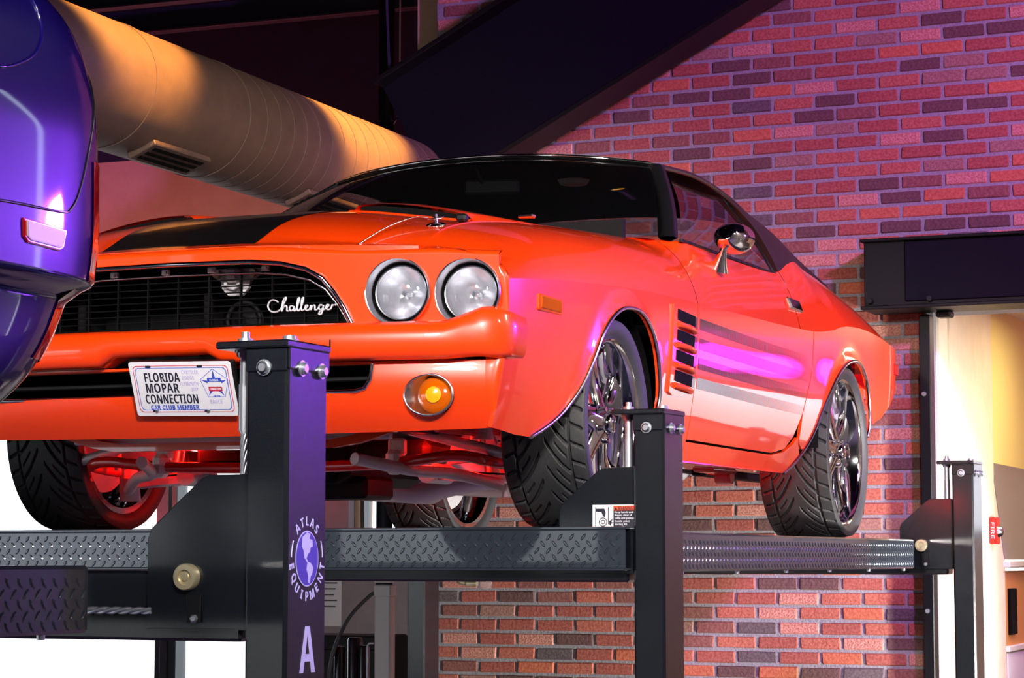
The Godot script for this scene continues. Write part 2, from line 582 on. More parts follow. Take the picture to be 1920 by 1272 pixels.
func side_low(p: Vector2) -> Vector3:
	var yc := tab(YC, p.x)
	var xc := tab(XC, p.x)
	var u := (yc - p.y) / (yc - 0.22)
	var x := xc - 0.004 * u - 0.058 * pow(maxf(u, 0.0), 2.3) + flare(p.x, p.y)
	return Vector3(x, p.y, p.x)

func side_up(p: Vector2) -> Vector3:
	var z := p.x
	var t := p.y
	var a := Vector2(tab(XC, z), tab(YC, z))
	var c := Vector2(tab(XT, z), tab(YT, z))
	var k := Vector2(a.x - 0.012, lerpf(a.y, c.y, 0.78))
	if z < -0.6 and z > -2.3: k = k.lerp(Vector2(lerpf(a.x, c.x, 0.35), lerpf(a.y, c.y, 0.62)), smoothstep(-0.6, -0.9, z))
	if z <= -2.3: k = Vector2(lerpf(a.x, c.x, 0.35), lerpf(a.y, c.y, 0.62))
	var q := a.lerp(k, t).lerp(k.lerp(c, t), t)
	return Vector3(q.x, q.y, z)

func nose_z(x: float) -> float:
	return 0.945 - 0.085 * pow(absf(x) / 0.9, 2.4)

func face(p: Vector2) -> Vector3:     # the upright front face, (x, y)
	return Vector3(p.x, p.y, nose_z(p.x) + (p.y - 0.6) * 0.12)

var HC := [Vector2(-0.8, 1.02), Vector2(-0.3, 0.99), Vector2(0.1, 0.955), Vector2(0.4, 0.917), Vector2(0.6, 0.878), Vector2(0.75, 0.832), Vector2(0.85, 0.785), Vector2(0.92, 0.75)]
func hood(p: Vector2) -> Vector3:      # (x, z)
	var c := tab(HC, p.y)
	var e := tab(YT, p.y) + 0.002
	var u := clampf(absf(p.x) / 0.71, 0.0, 1.0)
	return Vector3(p.x, lerpf(c, e, smoothstep(0.25, 1.0, u) * 0.75 + 0.25 * u * u), p.y)

func mir(f: Callable, s: float) -> Callable:
	return func(p: Vector2) -> Vector3:
		var q: Vector3 = f.call(p)
		return Vector3(q.x * s, q.y, q.z)

func upper_strip(mb: MB, s: float, z0: float, z1: float, nz: int) -> void:
	var rows := []
	for i in nz + 1:
		var row := PackedVector3Array()
		for j in 11:
			var q := side_up(Vector2(lerpf(z0, z1, float(i) / nz), j / 10.0))
			row.append(Vector3(q.x * s, q.y, q.z))
		rows.append(row)
	mb.grid(rows, -s if z1 > z0 else s)

func crease_pts(z0: float, z1: float, m: int) -> Array:
	var a := []
	for k in m + 1:
		var z := lerpf(z0, z1, float(k) / m)
		a.append(z); a.append(tab(YC, z))
	return a

func build_side(car: Node3D, s: float) -> void:
	var h := Vector3(s, 0.12, 0)
	var f := mir(side_low, s)
	var mb := MB.new()
	var poly := pv([0.845, 0.258] + [0.70, 0.246] + ARCH_F + [-0.72, 0.225, -0.752, 0.3] + crease_pts(-0.752, 0.845, 14))
	plate(mb, poly, [], 0.034, f, h, 0.012)
	upper_strip(mb, s, -0.752, 0.845, 44)
	# rounded front corner between the side and the front face
	var rows := []
	for i in 19:
		var y := lerpf(0.258, 0.722, i / 18.0)
		var row := PackedVector3Array()
		var yc := tab(YC, 0.845)
		var a: Vector3 = side_low(Vector2(0.845, minf(y, yc)))
		if y > yc:
			var t0 := 0.0
			while t0 < 1.0 and side_up(Vector2(0.845, t0)).y < y: t0 += 0.01
			a = side_up(Vector2(0.845, t0))
		var b := face(Vector2(minf(0.922, a.x - 0.004), y))
		if y < 0.44: b = valance(Vector2(0.885, y))
		for k in 7:
			var t := k / 6.0
			var c := Vector3(a.x - 0.002, y, maxf(b.z, a.z) - 0.001)
			row.append((a.lerp(c, t)).lerp(c.lerp(b, t), t) * Vector3(s, 1, 1))
		rows.append(row)
	mb.grid(rows, s)
	put(mb, "fender", M.orange, car)
	# wheel-opening mouldings
	for ar in [ARCH_F, ARCH_R]:
		var pts := []
		for k in range(0, ar.size(), 2):
			var q: Vector3 = f.call(Vector2(ar[k], ar[k + 1]))
			pts.append(q + Vector3(s * 0.001, 0, 0))
		mb = MB.new()
		mb.tube(smooth2(pts, 4), 0.0065, 8)
		put(mb, "wheel_arch_molding", M.soft_chrome, car)
	# door
	mb = MB.new()
	poly = pv([-0.758, 0.302] + [-1.78, 0.302] + [-1.93, 0.322, -2.02, 0.37, -2.10, 0.46, -2.185, 0.62] + crease_pts(-2.205, -0.758, 14))
	plate(mb, poly, [], 0.045, f, h, 0.012)
	upper_strip(mb, s, -2.02, -0.758, 28)
	put(mb, "door", M.orange, car)
	# rocker
	mb = MB.new()
	poly = pv([-0.745, 0.226, -1.972, 0.236, -2.06, 0.272, -2.14, 0.31, -2.08, 0.37, -2.035, 0.345, -1.94, 0.312, -1.78, 0.294, -0.745, 0.294])
	plate(mb, poly, [], 0.04, f, h, 0.012)
	mb.grid([PackedVector3Array([f.call(Vector2(-0.33, 0.226)), f.call(Vector2(-1.97, 0.236))]), PackedVector3Array([Vector3(0.62 * s, 0.235, -0.33), Vector3(0.62 * s, 0.245, -1.97)])], -s)
	put(mb, "rocker_panel", M.orange, car)
	# quarter panel
	mb = MB.new()
	var ar2 := ARCH_R.slice(6)
	poly = pv([-2.105, 0.352] + [-2.165, 0.33] + ARCH_R.slice(4) + [-3.09, 0.455, -3.2, 0.478, -3.4, 0.515, -3.62, 0.585, -3.78, 0.665, -3.86, 0.74] + crease_pts(-3.86, -2.215, 18) + [-2.193, 0.62, -2.11, 0.46])
	plate(mb, poly, [], 0.036, f, h, 0.012)
	upper_strip(mb, s, -3.86, -2.028, 44)
	put(mb, "quarter_panel", M.orange, car)
	# inner wheel houses
	for w in [[-0.01, 0.31, 0.37], [-2.745, 0.345, 0.385]]:
		mb = MB.new()
		var prof := [Vector2(w[2], 0.0), Vector2(w[2], 0.34), Vector2(0.05, 0.36)]
		mb.lathe(prof, Transform3D(Basis(Vector3(0, 0, 1), PI / 2 * s) * Basis.IDENTITY, Vector3(0.925 * s, w[1], w[0])), 28, -1.0, 0.0 if s > 0 else 0.0, TAU)
		put(clip_low(mb, w[1] - 0.06), "wheel_house", M.under_black, car)

func clip_low(mb: MB, y: float) -> MB:
	var o := MB.new()
	for k in range(0, mb.v.size(), 3):
		if mb.v[k].y > y and mb.v[k + 1].y > y and mb.v[k + 2].y > y:
			for q in 3:
				o.v.append(mb.v[k + q]); o.n.append(mb.n[k + q])
	return o

func valance(p: Vector2) -> Vector3:     # lower front panel (x, y)
	var t := clampf((0.43 - p.y) / 0.19, 0.0, 1.0)
	return Vector3(p.x, p.y, nose_z(p.x) + 0.012 * sin(t * PI) - 0.06 * t * t)

func build_front(car: Node3D) -> void:
	var half := [0.0, 0.705, 0.25, 0.703, 0.34, 0.695, 0.41, 0.678, 0.455, 0.652, 0.485, 0.615, 0.51, 0.575, 0.535, 0.52, 0.54, 0.5]
	var opening := []
	for k in range(0, half.size(), 2): opening.append(Vector2(half[k], half[k + 1]))
	var full := PackedVector2Array()
	for k in range(opening.size() - 1, 0, -1): full.append(Vector2(-opening[k].x, opening[k].y))
	for q in opening: full.append(q)
	# front face with openings for grille and lamps
	var mb := MB.new()
	var top := []
	for k in 25:
		var x := lerpf(-0.922, 0.922, k / 24.0)
		top.append(x); top.append(face_top(x))
	var outer := pv([0.922, 0.47, -0.922, 0.47] + top)
	var holes := [full]
	var lamps := [[0.655, 0.612], [0.838, 0.607]]
	for s in [-1.0, 1.0]:
		for l in lamps: holes.append(ring2(Vector2(l[0] * s, l[1]), 0.086, 0.086, 44))
	plate(mb, outer, holes, 0.03, face, Vector3(0, 0, 1), 0.03)
	# rolled header above the face
	var rows := []
	for i in 41:
		var x := lerpf(-0.922, 0.922, i / 40.0)
		var a := face(Vector2(x, face_top(x)))
		var row := PackedVector3Array()
		for k in 9:
			var t := PI / 2 * k / 8.0
			row.append(a + Vector3(0, 0.018 * sin(t), -0.034 * (1.0 - cos(t))))
		rows.append(row)
	mb.grid(rows, -1.0)
	# shelf behind the header, under the hood lip
	rows = []
	for i in 41:
		var x := lerpf(-0.76, 0.76, i / 40.0)
		var a := face(Vector2(x, face_top(x)))
		rows.append(PackedVector3Array([a + Vector3(0, 0.018, -0.034), Vector3(x, a.y + 0.018, a.z - 0.1)]))
	mb.grid(rows, -1.0)
	# fender tops meet the header
	for s in [-1.0, 1.0]:
		rows = []
		for i in 13:
			var x := lerpf(0.7, 0.918, i / 12.0)
			var a := face(Vector2(x, face_top(x))) + Vector3(0, 0.018, -0.034)
			var t0 := 0.0
			while t0 < 1.0 and side_up(Vector2(0.845, t0)).x > x: t0 += 0.01
			var b := side_up(Vector2(0.845, minf(t0, 1.0)))
			rows.append(PackedVector3Array([a * Vector3(s, 1, 1), a.lerp(b, 0.5) * Vector3(s, 1, 1), Vector3(b.x * s, b.y + 0.001, b.z - 0.004)]))
		mb.grid(rows, s)
	put(mb, "front_fascia", M.orange, car)
	# grille: chrome surround, mesh of bars, dark backing, script
	mb = MB.new()
	var ring := []
	for q in full: ring.append(face(q) + Vector3(0, 0, 0.004))
	mb.tube(ring, 0.0075, 8)
	put(mb, "grille_surround", M.chrome, car)
	mb = MB.new()
	var ring_in := []
	for q in full:
		ring_in.append(face(Vector2(q.x * 0.955, minf(q.y, 0.705) - 0.022)) + Vector3(0, 0, -0.055))
	mb.tube(ring_in, 0.004, 6)
	put(mb, "grille_inner_rim", M.soft_chrome, car)
	mb = MB.new()
	for k in full.size() - 1:
		var a := face(full[k])
		var b := face(full[k + 1])
		var c := Vector3(0, 0, -0.16)
		mb.quad(a, b, b + c, a + c, Vector3(-full[k].x, 0.6 - full[k].y, 0))
	put(mb, "grille_shroud", M.matte_black, car)
	var nv := 11
	for k in nv:
		var x := lerpf(-0.47, 0.47, float(k) / (nv - 1))
		var yt := 0.68
		for q in opening.size() - 1:
			if absf(x) >= opening[q].x * 0.955 and absf(x) <= opening[q + 1].x * 0.955: yt = lerpf(opening[q].y, opening[q + 1].y, (absf(x) / 0.955 - opening[q].x) / (opening[q + 1].x - opening[q].x)) - 0.024
		mb = MB.new()
		var z := nose_z(x) - 0.055
		mb.box(Vector3(x, (yt + 0.49) * 0.5, z), Vector3(0.0035, yt - 0.49, 0.012))
		put(mb, "grille_bar", M.grille, car)
	for k in 10:
		var y := 0.508 + k * 0.0175
		var w := 0.5
		for q in opening.size() - 1:
			if y <= opening[q].y - 0.022 and y >= opening[q + 1].y - 0.022: w = 0.955 * lerpf(opening[q].x, opening[q + 1].x, (opening[q].y - 0.022 - y) / maxf(opening[q].y - opening[q + 1].y, 1e-4))
		mb = MB.new()
		var pts := []
		for i in 13:
			var x := lerpf(-w, w, i / 12.0)
			pts.append(Vector3(x, y, nose_z(x) - 0.052))
		mb.tube(pts, 0.0021, 5)
		put(mb, "grille_bar", M.grille, car)
	for x in [-0.3, -0.16, 0.0, 0.14, 0.3]:
		mb = MB.new()
		mb.box(Vector3(x - 0.03, 0.692, nose_z(x) - 0.035), Vector3(0.022, 0.016, 0.012), 0.002)
		mb.cyl(Vector3(x - 0.03, 0.691, nose_z(x) - 0.03), Vector3(x - 0.03, 0.691, nose_z(x) - 0.026), 0.005)
		put(mb, "grille_clip", M.steel, car)
	# behind the grille
	mb = MB.new()
	mb.box(Vector3(0, 0.58, 0.62), Vector3(1.3, 0.36, 0.03))
	put(mb, "radiator", M.grille, car)
	mb = MB.new()
	for x in [-0.38, 0.02, 0.44]: mb.box(Vector3(x, 0.6, 0.76), Vector3(0.026, 0.22, 0.02), 0.003)
	mb.box(Vector3(0, 0.715, 0.74), Vector3(1.2, 0.03, 0.06), 0.005)
	put(mb, "radiator_support", M.under_black, car)
	var latch := Node3D.new()
	latch.name = "hood_latch"
	car.add_child(latch)
	mb = MB.new()
	mb.prism(pv([-0.085, 0.03, 0.085, 0.03, 0.07, -0.005, 0.045, -0.02, 0.04, -0.04, 0.02, -0.06, -0.02, -0.06, -0.04, -0.04, -0.045, -0.02, -0.07, -0.005]), 0.012, Transform3D(Basis.IDENTITY, Vector3(0.14, 0.69, 0.82)), 0.003)
	put(mb, "latch_plate", M.steel, latch)
	for x in [-0.055, 0.055]:
		mb = MB.new()
		mb.cyl(Vector3(0.14 + x, 0.69, 0.83), Vector3(0.14 + x, 0.69, 0.842), 0.013, 0.011, 14)
		put(mb, "bolt", M.brass, latch)
	mb = MB.new()
	mb.box(Vector3(0.14, 0.685, 0.845), Vector3(0.04, 0.04, 0.03), 0.008)
	mb.tube([Vector3(0.115, 0.68, 0.84), Vector3(0.12, 0.655, 0.85), Vector3(0.145, 0.648, 0.85), Vector3(0.165, 0.66, 0.85)], 0.006)
	put(mb, "latch_hook", M.steel, latch)
	mb = MB.new()
	var hr := []
	for k in 25: hr.append(Vector3(0.15 + cos(TAU * k / 24) * 0.05, 0.565 + sin(TAU * k / 24) * 0.05, 0.8))
	mb.tube(hr, 0.006, 8, false)
	mb.lathe([Vector2(0.012, 0.02), Vector2(0.03, 0.0), Vector2(0.05, -0.01)], Transform3D(Basis(Vector3.RIGHT, PI / 2), Vector3(0.15, 0.565, 0.79)), 20)
	put(mb, "horn", M.under_black, car)
	var serif := SystemFont.new()
	serif.font_names = PackedStringArray(["Droid Serif"])
	serif.font_italic = true
	build_script(car)
	# lamps
	for s in [-1.0, 1.0]:
		for l in lamps:
			var c := face(Vector2(l[0] * s, l[1]))
			var lamp := Node3D.new()
			lamp.name = "headlight"
			car.add_child(lamp, true)
			lamp.position = c
			lamp.rotation = Vector3(0, s * 0.06, 0)
			var tf := Transform3D(Basis(Vector3.RIGHT, PI / 2), Vector3.ZERO)
			mb = MB.new()
			mb.lathe([Vector2(0.09, -0.006), Vector2(0.0905, 0.003), Vector2(0.0885, 0.007), Vector2(0.086, 0.006), Vector2(0.083, -0.004), Vector2(0.079, -0.022)], tf, 44)
			put(mb, "bezel", M.soft_chrome, lamp)
			mb = MB.new()
			mb.lathe([Vector2(0.079, -0.022), Vector2(0.0775, -0.036), Vector2(0.074, -0.046)], tf, 44)
			put(mb, "lamp_bucket", M.satin_black, lamp)
			mb = MB.new()
			mb.lathe([Vector2(0.0735, -0.046), Vector2(0.0735, -0.03), Vector2(0.072, -0.026), Vector2(0.069, -0.027), Vector2(0.067, -0.032)], tf, 44)
			put(mb, "retaining_ring", M.soft_chrome, lamp)
			mb = MB.new()
			rows = []
			for i in 15:
				var row := PackedVector3Array()
				var rr := 0.069 * (1.0 - i / 14.0) + 0.0005
				for k in 61:
					var an := TAU * k / 60
					var x := cos(an) * rr
					var y := sin(an) * rr
					row.append(Vector3(x, y, -0.095 + 0.061 * rr * rr / 0.00476))
				rows.append(row)
			mb.grid(rows, -1.0, true)
			put(mb, "reflector", M.reflector, lamp)
			mb = MB.new()
			mb.cyl(Vector3(0, 0, -0.09), Vector3(0, 0, -0.05), 0.009, 0.007, 12)
			put(mb, "bulb", M.chrome, lamp)
			mb = MB.new()
			mb.lathe([Vector2(0.069, -0.031), Vector2(0.062, -0.024), Vector2(0.045, -0.016), Vector2(0.022, -0.0115), Vector2(0.0, -0.011)], tf, 40)
			put(mb, "lens", M.lens, lamp)
			mb = MB.new()
			for k in 15:
				var x := -0.056 + k * 0.008
				var hh := sqrt(maxf(0.0, 0.06 * 0.06 - x * x))
				for bandc in [[-0.6, -0.18], [-0.12, 0.2]]:
					var zz := -0.0125 - 0.02 * (x / 0.069) * (x / 0.069)
					mb.box(Vector3(x, hh * (bandc[0] + bandc[1]) * 0.5, zz - 0.008 * 0.2), Vector3(0.0012, hh * (bandc[1] - bandc[0]), 0.0016))
			put(mb, "lens_flutes", M.clear, lamp)
	# bumper
	mb = MB.new()
	var prof := [Vector2(-0.035, 0.0), Vector2(-0.01, 0.006), Vector2(0.03, 0.003), Vector2(0.052, -0.012), Vector2(0.06, -0.035), Vector2(0.058, -0.065), Vector2(0.048, -0.085), Vector2(0.03, -0.096), Vector2(-0.035, -0.092)]
	var path := []
	for k in 49:
		path.append(lerpf(-1.0, 1.0, k / 48.0))
	rows = []
	for u in path:
		var s := signf(u)
		var a := absf(u)
		var row := PackedVector3Array()
		var base: Vector3
		var outv: Vector3
		var x := a * 1.12
		if x < 0.88:
			base = Vector3(x * s, 0, nose_z(x))
			outv = Vector3(s * 0.12 * x, 0, 1).normalized()
		else:
			var t := (x - 0.88) / 0.24
			var ang := minf(t / 0.45, 1.0) * PI / 2 * 0.97
			base = Vector3((0.88 + 0.03 * sin(ang)) * s, 0, nose_z(0.88) - 0.03 * (1.0 - cos(ang)) - maxf(t - 0.45, 0.0) * 0.17)
			outv = Vector3(s * sin(ang), 0, cos(ang))
		var lift := 0.035 * smoothstep(0.78, 0.9, x)
		var grow := smoothstep(0.78, 0.92, x)
		var yb := 0.528 + lift
		for q in prof:
			var hgt: float = q.y * (1.0 + 0.34 * grow)
			if absf(u * 1.12) < 0.15: hgt *= 0.72
			elif absf(u * 1.12) < 0.19: hgt *= lerpf(0.72, 1.0, (absf(u * 1.12) - 0.15) / 0.04)
			row.append(base + outv * (q.x * (1.0 - 0.25 * grow)) + Vector3(0, yb + hgt, 0))
		rows.append(row)
	mb.grid(rows, 1.0)
	for e in [0, rows.size() - 1]:
		var c := Vector3.ZERO
		for p in rows[e]: c += p / rows[e].size()
		for k in prof.size() - 1: mb.flat(c, rows[e][k], rows[e][k + 1], Vector3(0, 0, -1))
	put(mb, "front_bumper", M.orange, car)
	for s in [-1.0, 1.0]:
		mb = MB.new()
		mb.box(Vector3(0.5 * s, 0.476, nose_z(0.5) + 0.0595), Vector3(0.004, 0.02, 0.003), 0.001)
		put(mb, "bumper_slot", M.matte_black, car)
	# valance with the lower intake
	var intake := pv([-0.59, 0.425, -0.587, 0.385, -0.57, 0.362, -0.545, 0.355, 0.545, 0.355, 0.57, 0.362, 0.587, 0.385, 0.59, 0.425])
	mb = MB.new()
	var low := []
	for k in 31:
		var x := lerpf(-0.885, 0.885, k / 30.0)
		low.append(x); low.append(0.258 - 0.012 * (1.0 - pow(absf(x) / 0.885, 2.0)))
	var holes2 := [intake]
	for s in [-1.0, 1.0]: holes2.append(ring2(Vector2(0.738 * s, 0.343), 0.066, 0.053, 40))
	plate(mb, pv([0.885, 0.432, -0.885, 0.432] + low), holes2, 0.03, valance, Vector3(0, 0, 1), 0.012)
	put(mb, "front_valance", M.orange, car)
	mb = MB.new()
	var ipts := []
	for q in intake: ipts.append(valance(q) + Vector3(0, 0, 0.003))
	mb.tube(ipts, 0.006, 8)
	put(mb, "intake_trim", M.chrome, car)
	mb = MB.new()
	for k in intake.size() - 1:
		var a := valance(intake[k])
		var b := valance(intake[k + 1])
		mb.quad(a, b, b + Vector3(0, 0, -0.12), a + Vector3(0, 0, -0.12), Vector3(-intake[k].x, 0.42 - intake[k].y, 0))
	mb.box(Vector3(0, 0.41, 0.72), Vector3(1.24, 0.17, 0.01))
	put(mb, "intake_duct", M.matte_black, car)
	mb = MB.new()
	mb.box(Vector3(0, 0.392, 0.86), Vector3(1.14, 0.012, 0.014), 0.003)
	put(mb, "intake_bar", M.satin_black, car)
	# turn signals
	for s in [-1.0, 1.0]:
		var t := Node3D.new()
		t.name = "turn_signal"
		car.add_child(t, true)
		var c := valance(Vector2(0.738 * s, 0.343))
		t.position = c
		t.rotation.y = s * 0.1
		mb = MB.new()
		var rr := []
		for k in 41:
			rr.append(Vector3(cos(TAU * k / 40) * 0.066, sin(TAU * k / 40) * 0.053, 0.002))
		mb.tube(rr, 0.0035, 8, false)
		put(mb, "bezel", M.soft_chrome, t)
		mb = MB.new()
		var r0 := PackedVector3Array()
		var r1 := PackedVector3Array()
		for k in 41:
			var a := TAU * k / 40
			r0.append(Vector3(cos(a) * 0.066, sin(a) * 0.053, 0.0))
			r1.append(Vector3(cos(a) * 0.049 + s * 0.012, sin(a) * 0.046, -0.03))
		mb.grid([r0, r1], 1.0, true)
		put(mb, "housing", M.soft_chrome, t)
		mb = MB.new()
		mb.lathe([Vector2(0.05, -0.03), Vector2(0.047, -0.017), Vector2(0.036, -0.009), Vector2(0.018, -0.004), Vector2(0.0, -0.003)], Transform3D(Basis(Vector3.RIGHT, PI / 2), Vector3(s * 0.012, 0, 0)), 36)
		put(mb, "lens", M.amber, t)
		mb = MB.new()
		mb.lathe([Vector2(0.021, -0.004), Vector2(0.021, 0.003), Vector2(0.015, 0.005), Vector2(0.0, 0.006)], Transform3D(Basis(Vector3.RIGHT, PI / 2), Vector3(s * 0.012, 0, -0.003)), 20)
		put(mb, "lens_center", M.amber_core, t)
	# lower radiator yoke set back under the valance
	mb = MB.new()
	var yoke := pv([-0.56, 0.3, 0.56, 0.3, 0.52, 0.265, 0.42, 0.236, 0.34, 0.224, -0.34, 0.224, -0.42, 0.236, -0.52, 0.265])
	var scoop := pv([-0.47, 0.285, 0.47, 0.285, 0.4, 0.257, 0.32, 0.245, -0.32, 0.245, -0.4, 0.257])
	plate(mb, yoke, [scoop], 0.03, func(p: Vector2) -> Vector3: return Vector3(p.x, p.y, 0.66 - 0.1 * p.x * p.x), Vector3(0, 0, 1), 0.03)
	put(mb, "lower_yoke", M.orange, car)
	mb = MB.new()
	mb.box(Vector3(0, 0.272, 0.6), Vector3(1.0, 0.05, 0.02), 0.004)
	put(mb, "yoke_skid", M.steel, car)
	build_plate(car)

func face_top(x: float) -> float:
	return 0.73 - 0.022 * smoothstep(0.2, 0.62, absf(x)) - 0.01 * smoothstep(0.75, 0.92, absf(x))

func build_script(car: Node3D) -> void:
	# flowing chrome script drawn as one pen line
	var mb := MB.new()
	var strokes := [
		[0.2, 0.62, 0.13, 0.74, 0.03, 0.78, -0.06, 0.6, -0.07, 0.3, 0.02, 0.05, 0.14, 0.02, 0.24, 0.14, 0.32, 0.42, 0.4, 0.78, 0.4, 0.92, 0.34, 0.78, 0.3, 0.4, 0.29, 0.05, 0.34, 0.3, 0.4, 0.38, 0.43, 0.28, 0.43, 0.08, 0.48, 0.06],
		[0.6, 0.34, 0.53, 0.36, 0.5, 0.2, 0.53, 0.06, 0.6, 0.14, 0.62, 0.34, 0.61, 0.1, 0.66, 0.08, 0.73, 0.5, 0.76, 0.84, 0.72, 0.8, 0.7, 0.4, 0.71, 0.08, 0.77, 0.1, 0.84, 0.5, 0.87, 0.84, 0.83, 0.8, 0.81, 0.4, 0.82, 0.08, 0.88, 0.1, 0.95, 0.24, 0.98, 0.34, 0.93, 0.36, 0.91, 0.18, 0.95, 0.06, 1.02, 0.1, 1.06, 0.34, 1.06, 0.06],
		[1.06, 0.06, 1.1, 0.28, 1.15, 0.36, 1.17, 0.26, 1.17, 0.08, 1.22, 0.08, 1.27, 0.2],
		[1.37, 0.33, 1.3, 0.36, 1.27, 0.2, 1.3, 0.08, 1.37, 0.14, 1.39, 0.34, 1.37, 0.0, 1.33, -0.22, 1.27, -0.2, 1.31, -0.04, 1.42, 0.08, 1.5, 0.22, 1.53, 0.34, 1.48, 0.36, 1.46, 0.18, 1.5, 0.06, 1.58, 0.1, 1.62, 0.36, 1.63, 0.3, 1.7, 0.36, 1.72, 0.28]]
	for st in strokes:
		var pts := []
		for k in range(0, st.size(), 2):
			var x: float = 0.285 + st[k] * 0.108
			pts.append(Vector3(x, 0.585 + (st[k + 1] - 0.3) * 0.042, nose_z(x) - 0.038))
		mb.tube(smooth2(pts, 5), 0.0027, 6)
	put(mb, "grille_script", M.script, car)

func build_plate(car: Node3D) -> void:
	var p := Node3D.new()
	p.name = "license_plate"
	car.add_child(p, true)
	p.position = Vector3(0.072, 0.37, 0.985)
	p.rotation = Vector3(0.42, 0.0, -0.02)
	var mb := MB.new()
	var w := 0.1525
	var h := 0.0762
	var poly := rounded_rect(w, h, 0.008)
	mb.prism(poly, 0.0015, Transform3D.IDENTITY)
	put(mb, "plate_blank", M.plate_white, p)
	mb = MB.new()
	mb.box(Vector3(0, 0.01, -0.012), Vector3(0.315, 0.13, 0.018), 0.003)
	put(mb, "plate_bracket", M.satin_black, p)
	for e in [[0.0105, M.ink_red, 0.0016], [0.0165, M.ink_blue, 0.0016]]:
		mb = MB.new()
		var q := rounded_rect(w - e[0], h - e[0], 0.012)
		for k in q.size():
			var a := Vector3(q[k].x, q[k].y, 0.0015)
			var b := Vector3(q[(k + 1) % q.size()].x, q[(k + 1) % q.size()].y, 0.0015)
			var ia := a * Vector3(0.988, 0.976, 1)
			var ib := b * Vector3(0.988, 0.976, 1)
			var up := Vector3(0, 0, 0.0006)
			mb.quad(a + up, b + up, ib + up, ia + up, Vector3.BACK)
			mb.quad(a, b, b + up, a + up, a)
		put(mb, "border_line", e[1], p)
	var sans := SystemFont.new()
	sans.font_names = PackedStringArray(["Droid Sans"])
	sans.font_weight = 700
	var rows := [["FLORIDA", -0.058, 0.033, 0.033, M.ink_black, 0.106], ["MOPAR", -0.062, 0.003, 0.033, M.ink_black, 0.1], ["CONNECTION", -0.04, -0.028, 0.033, M.ink_black, 0.158], ["CAR CLUB MEMBER", -0.035, -0.052, 0.016, M.ink_blue, 0.145],
		["CHRYSLER", 0.028, 0.047, 0.014, M.ink_grey, 0.05], ["DODGE", 0.02, 0.031, 0.014, M.ink_grey, 0.036], ["PLYMOUTH", 0.02, 0.014, 0.014, M.ink_grey, 0.055], ["JEEP", 0.034, -0.002, 0.014, M.ink_grey, 0.021], ["EAGLE", 0.092, -0.036, 0.014, M.ink_grey, 0.036],
		["FLORIDA", 0.096, 0.024, 0.007, M.plate_white, 0.026], ["mopar", 0.096, 0.0115, 0.013, M.ink_black, 0.032], ["CONNECTION", 0.096, -0.0005, 0.007, M.plate_white, 0.034], ["CAR CLUB", 0.096, -0.021, 0.005, M.ink_blue, 0.02]]
	for r in rows:
		var t := text_mesh(r[0], r[3], 0.0008, sans)
		var o := put_mesh(t, "lettering", r[4], p)
		var bb := t.get_aabb()
		o.scale = Vector3(r[5] / bb.size.x, (r[3] * 0.8 if r[0] != "mopar" else r[3] * 0.9) / bb.size.y, 1)
		o.position = Vector3(r[1], r[2], 0.0019 if r[0] != "FLORIDA" or r[4] != M.plate_white else 0.0024) - Vector3(bb.get_center().x, bb.get_center().y, 0) * o.scale
		if r[4] == M.plate_white: o.position.z = 0.0026
	# five-sided club emblem
	var pent := []
	for k in 6: pent.append(Vector3(0.096 + sin(TAU * k / 5) * 0.043, 0.012 + cos(TAU * k / 5) * 0.043, 0.0018))
	mb = MB.new()
	mb.tube(pent, 0.0008, 5)
	for k in 5:
		var a := TAU * k / 5
		var d := Vector2(sin(a), cos(a))
		var e := Vector2(cos(a), -sin(a))
		mb.prism(PackedVector2Array([d * 0.04, d * 0.014 + e * 0.005, d * 0.014 - e * 0.005]), 0.0006, Transform3D(Basis.IDENTITY, Vector3(0.096, 0.012, 0.0015)))
	put(mb, "emblem", M.ink_blue, p)
	for b in [[0.024, 0.0055, M.ink_blue], [0.0115, 0.0075, M.plate_white], [-0.0005, 0.0055, M.ink_red]]:
		mb = MB.new()
		mb.box(Vector3(0.096, b[0], 0.0019), Vector3(0.04, b[1] * 2.2, 0.001))
		put(mb, "emblem_band", b[2], p)
	for q in [[-0.095, 0.063], [0.06, 0.063], [-0.095, -0.062], [0.06, -0.062]]:
		mb = MB.new()
		mb.prism(rounded_rect(0.0085, 0.003, 0.0028), 0.0007, Transform3D(Basis.IDENTITY, Vector3(q[0], q[1], 0.0015)))
		put(mb, "mounting_slot", M.ink_black, p)
	for q in [-0.09, 0.065]:
		mb = MB.new()
		mb.cyl(Vector3(q, -0.062, 0.0015), Vector3(q, -0.062, 0.006), 0.005, 0.004, 12)
		put(mb, "screw", M.zinc, p)

func rounded_rect(hw: float, hh: float, r: float) -> PackedVector2Array:
	var o := PackedVector2Array()
	for c in [[1, 1, 0.0], [-1, 1, PI / 2], [-1, -1, PI], [1, -1, PI * 1.5]]:
		for k in 6:
			var a: float = c[2] + PI / 2 * k / 5.0
			o.append(Vector2(c[0] * (hw - r) + cos(a) * r, c[1] * (hh - r) + sin(a) * r))
	return o

func lip_z(x: float) -> float:
	return nose_z(x) - 0.012

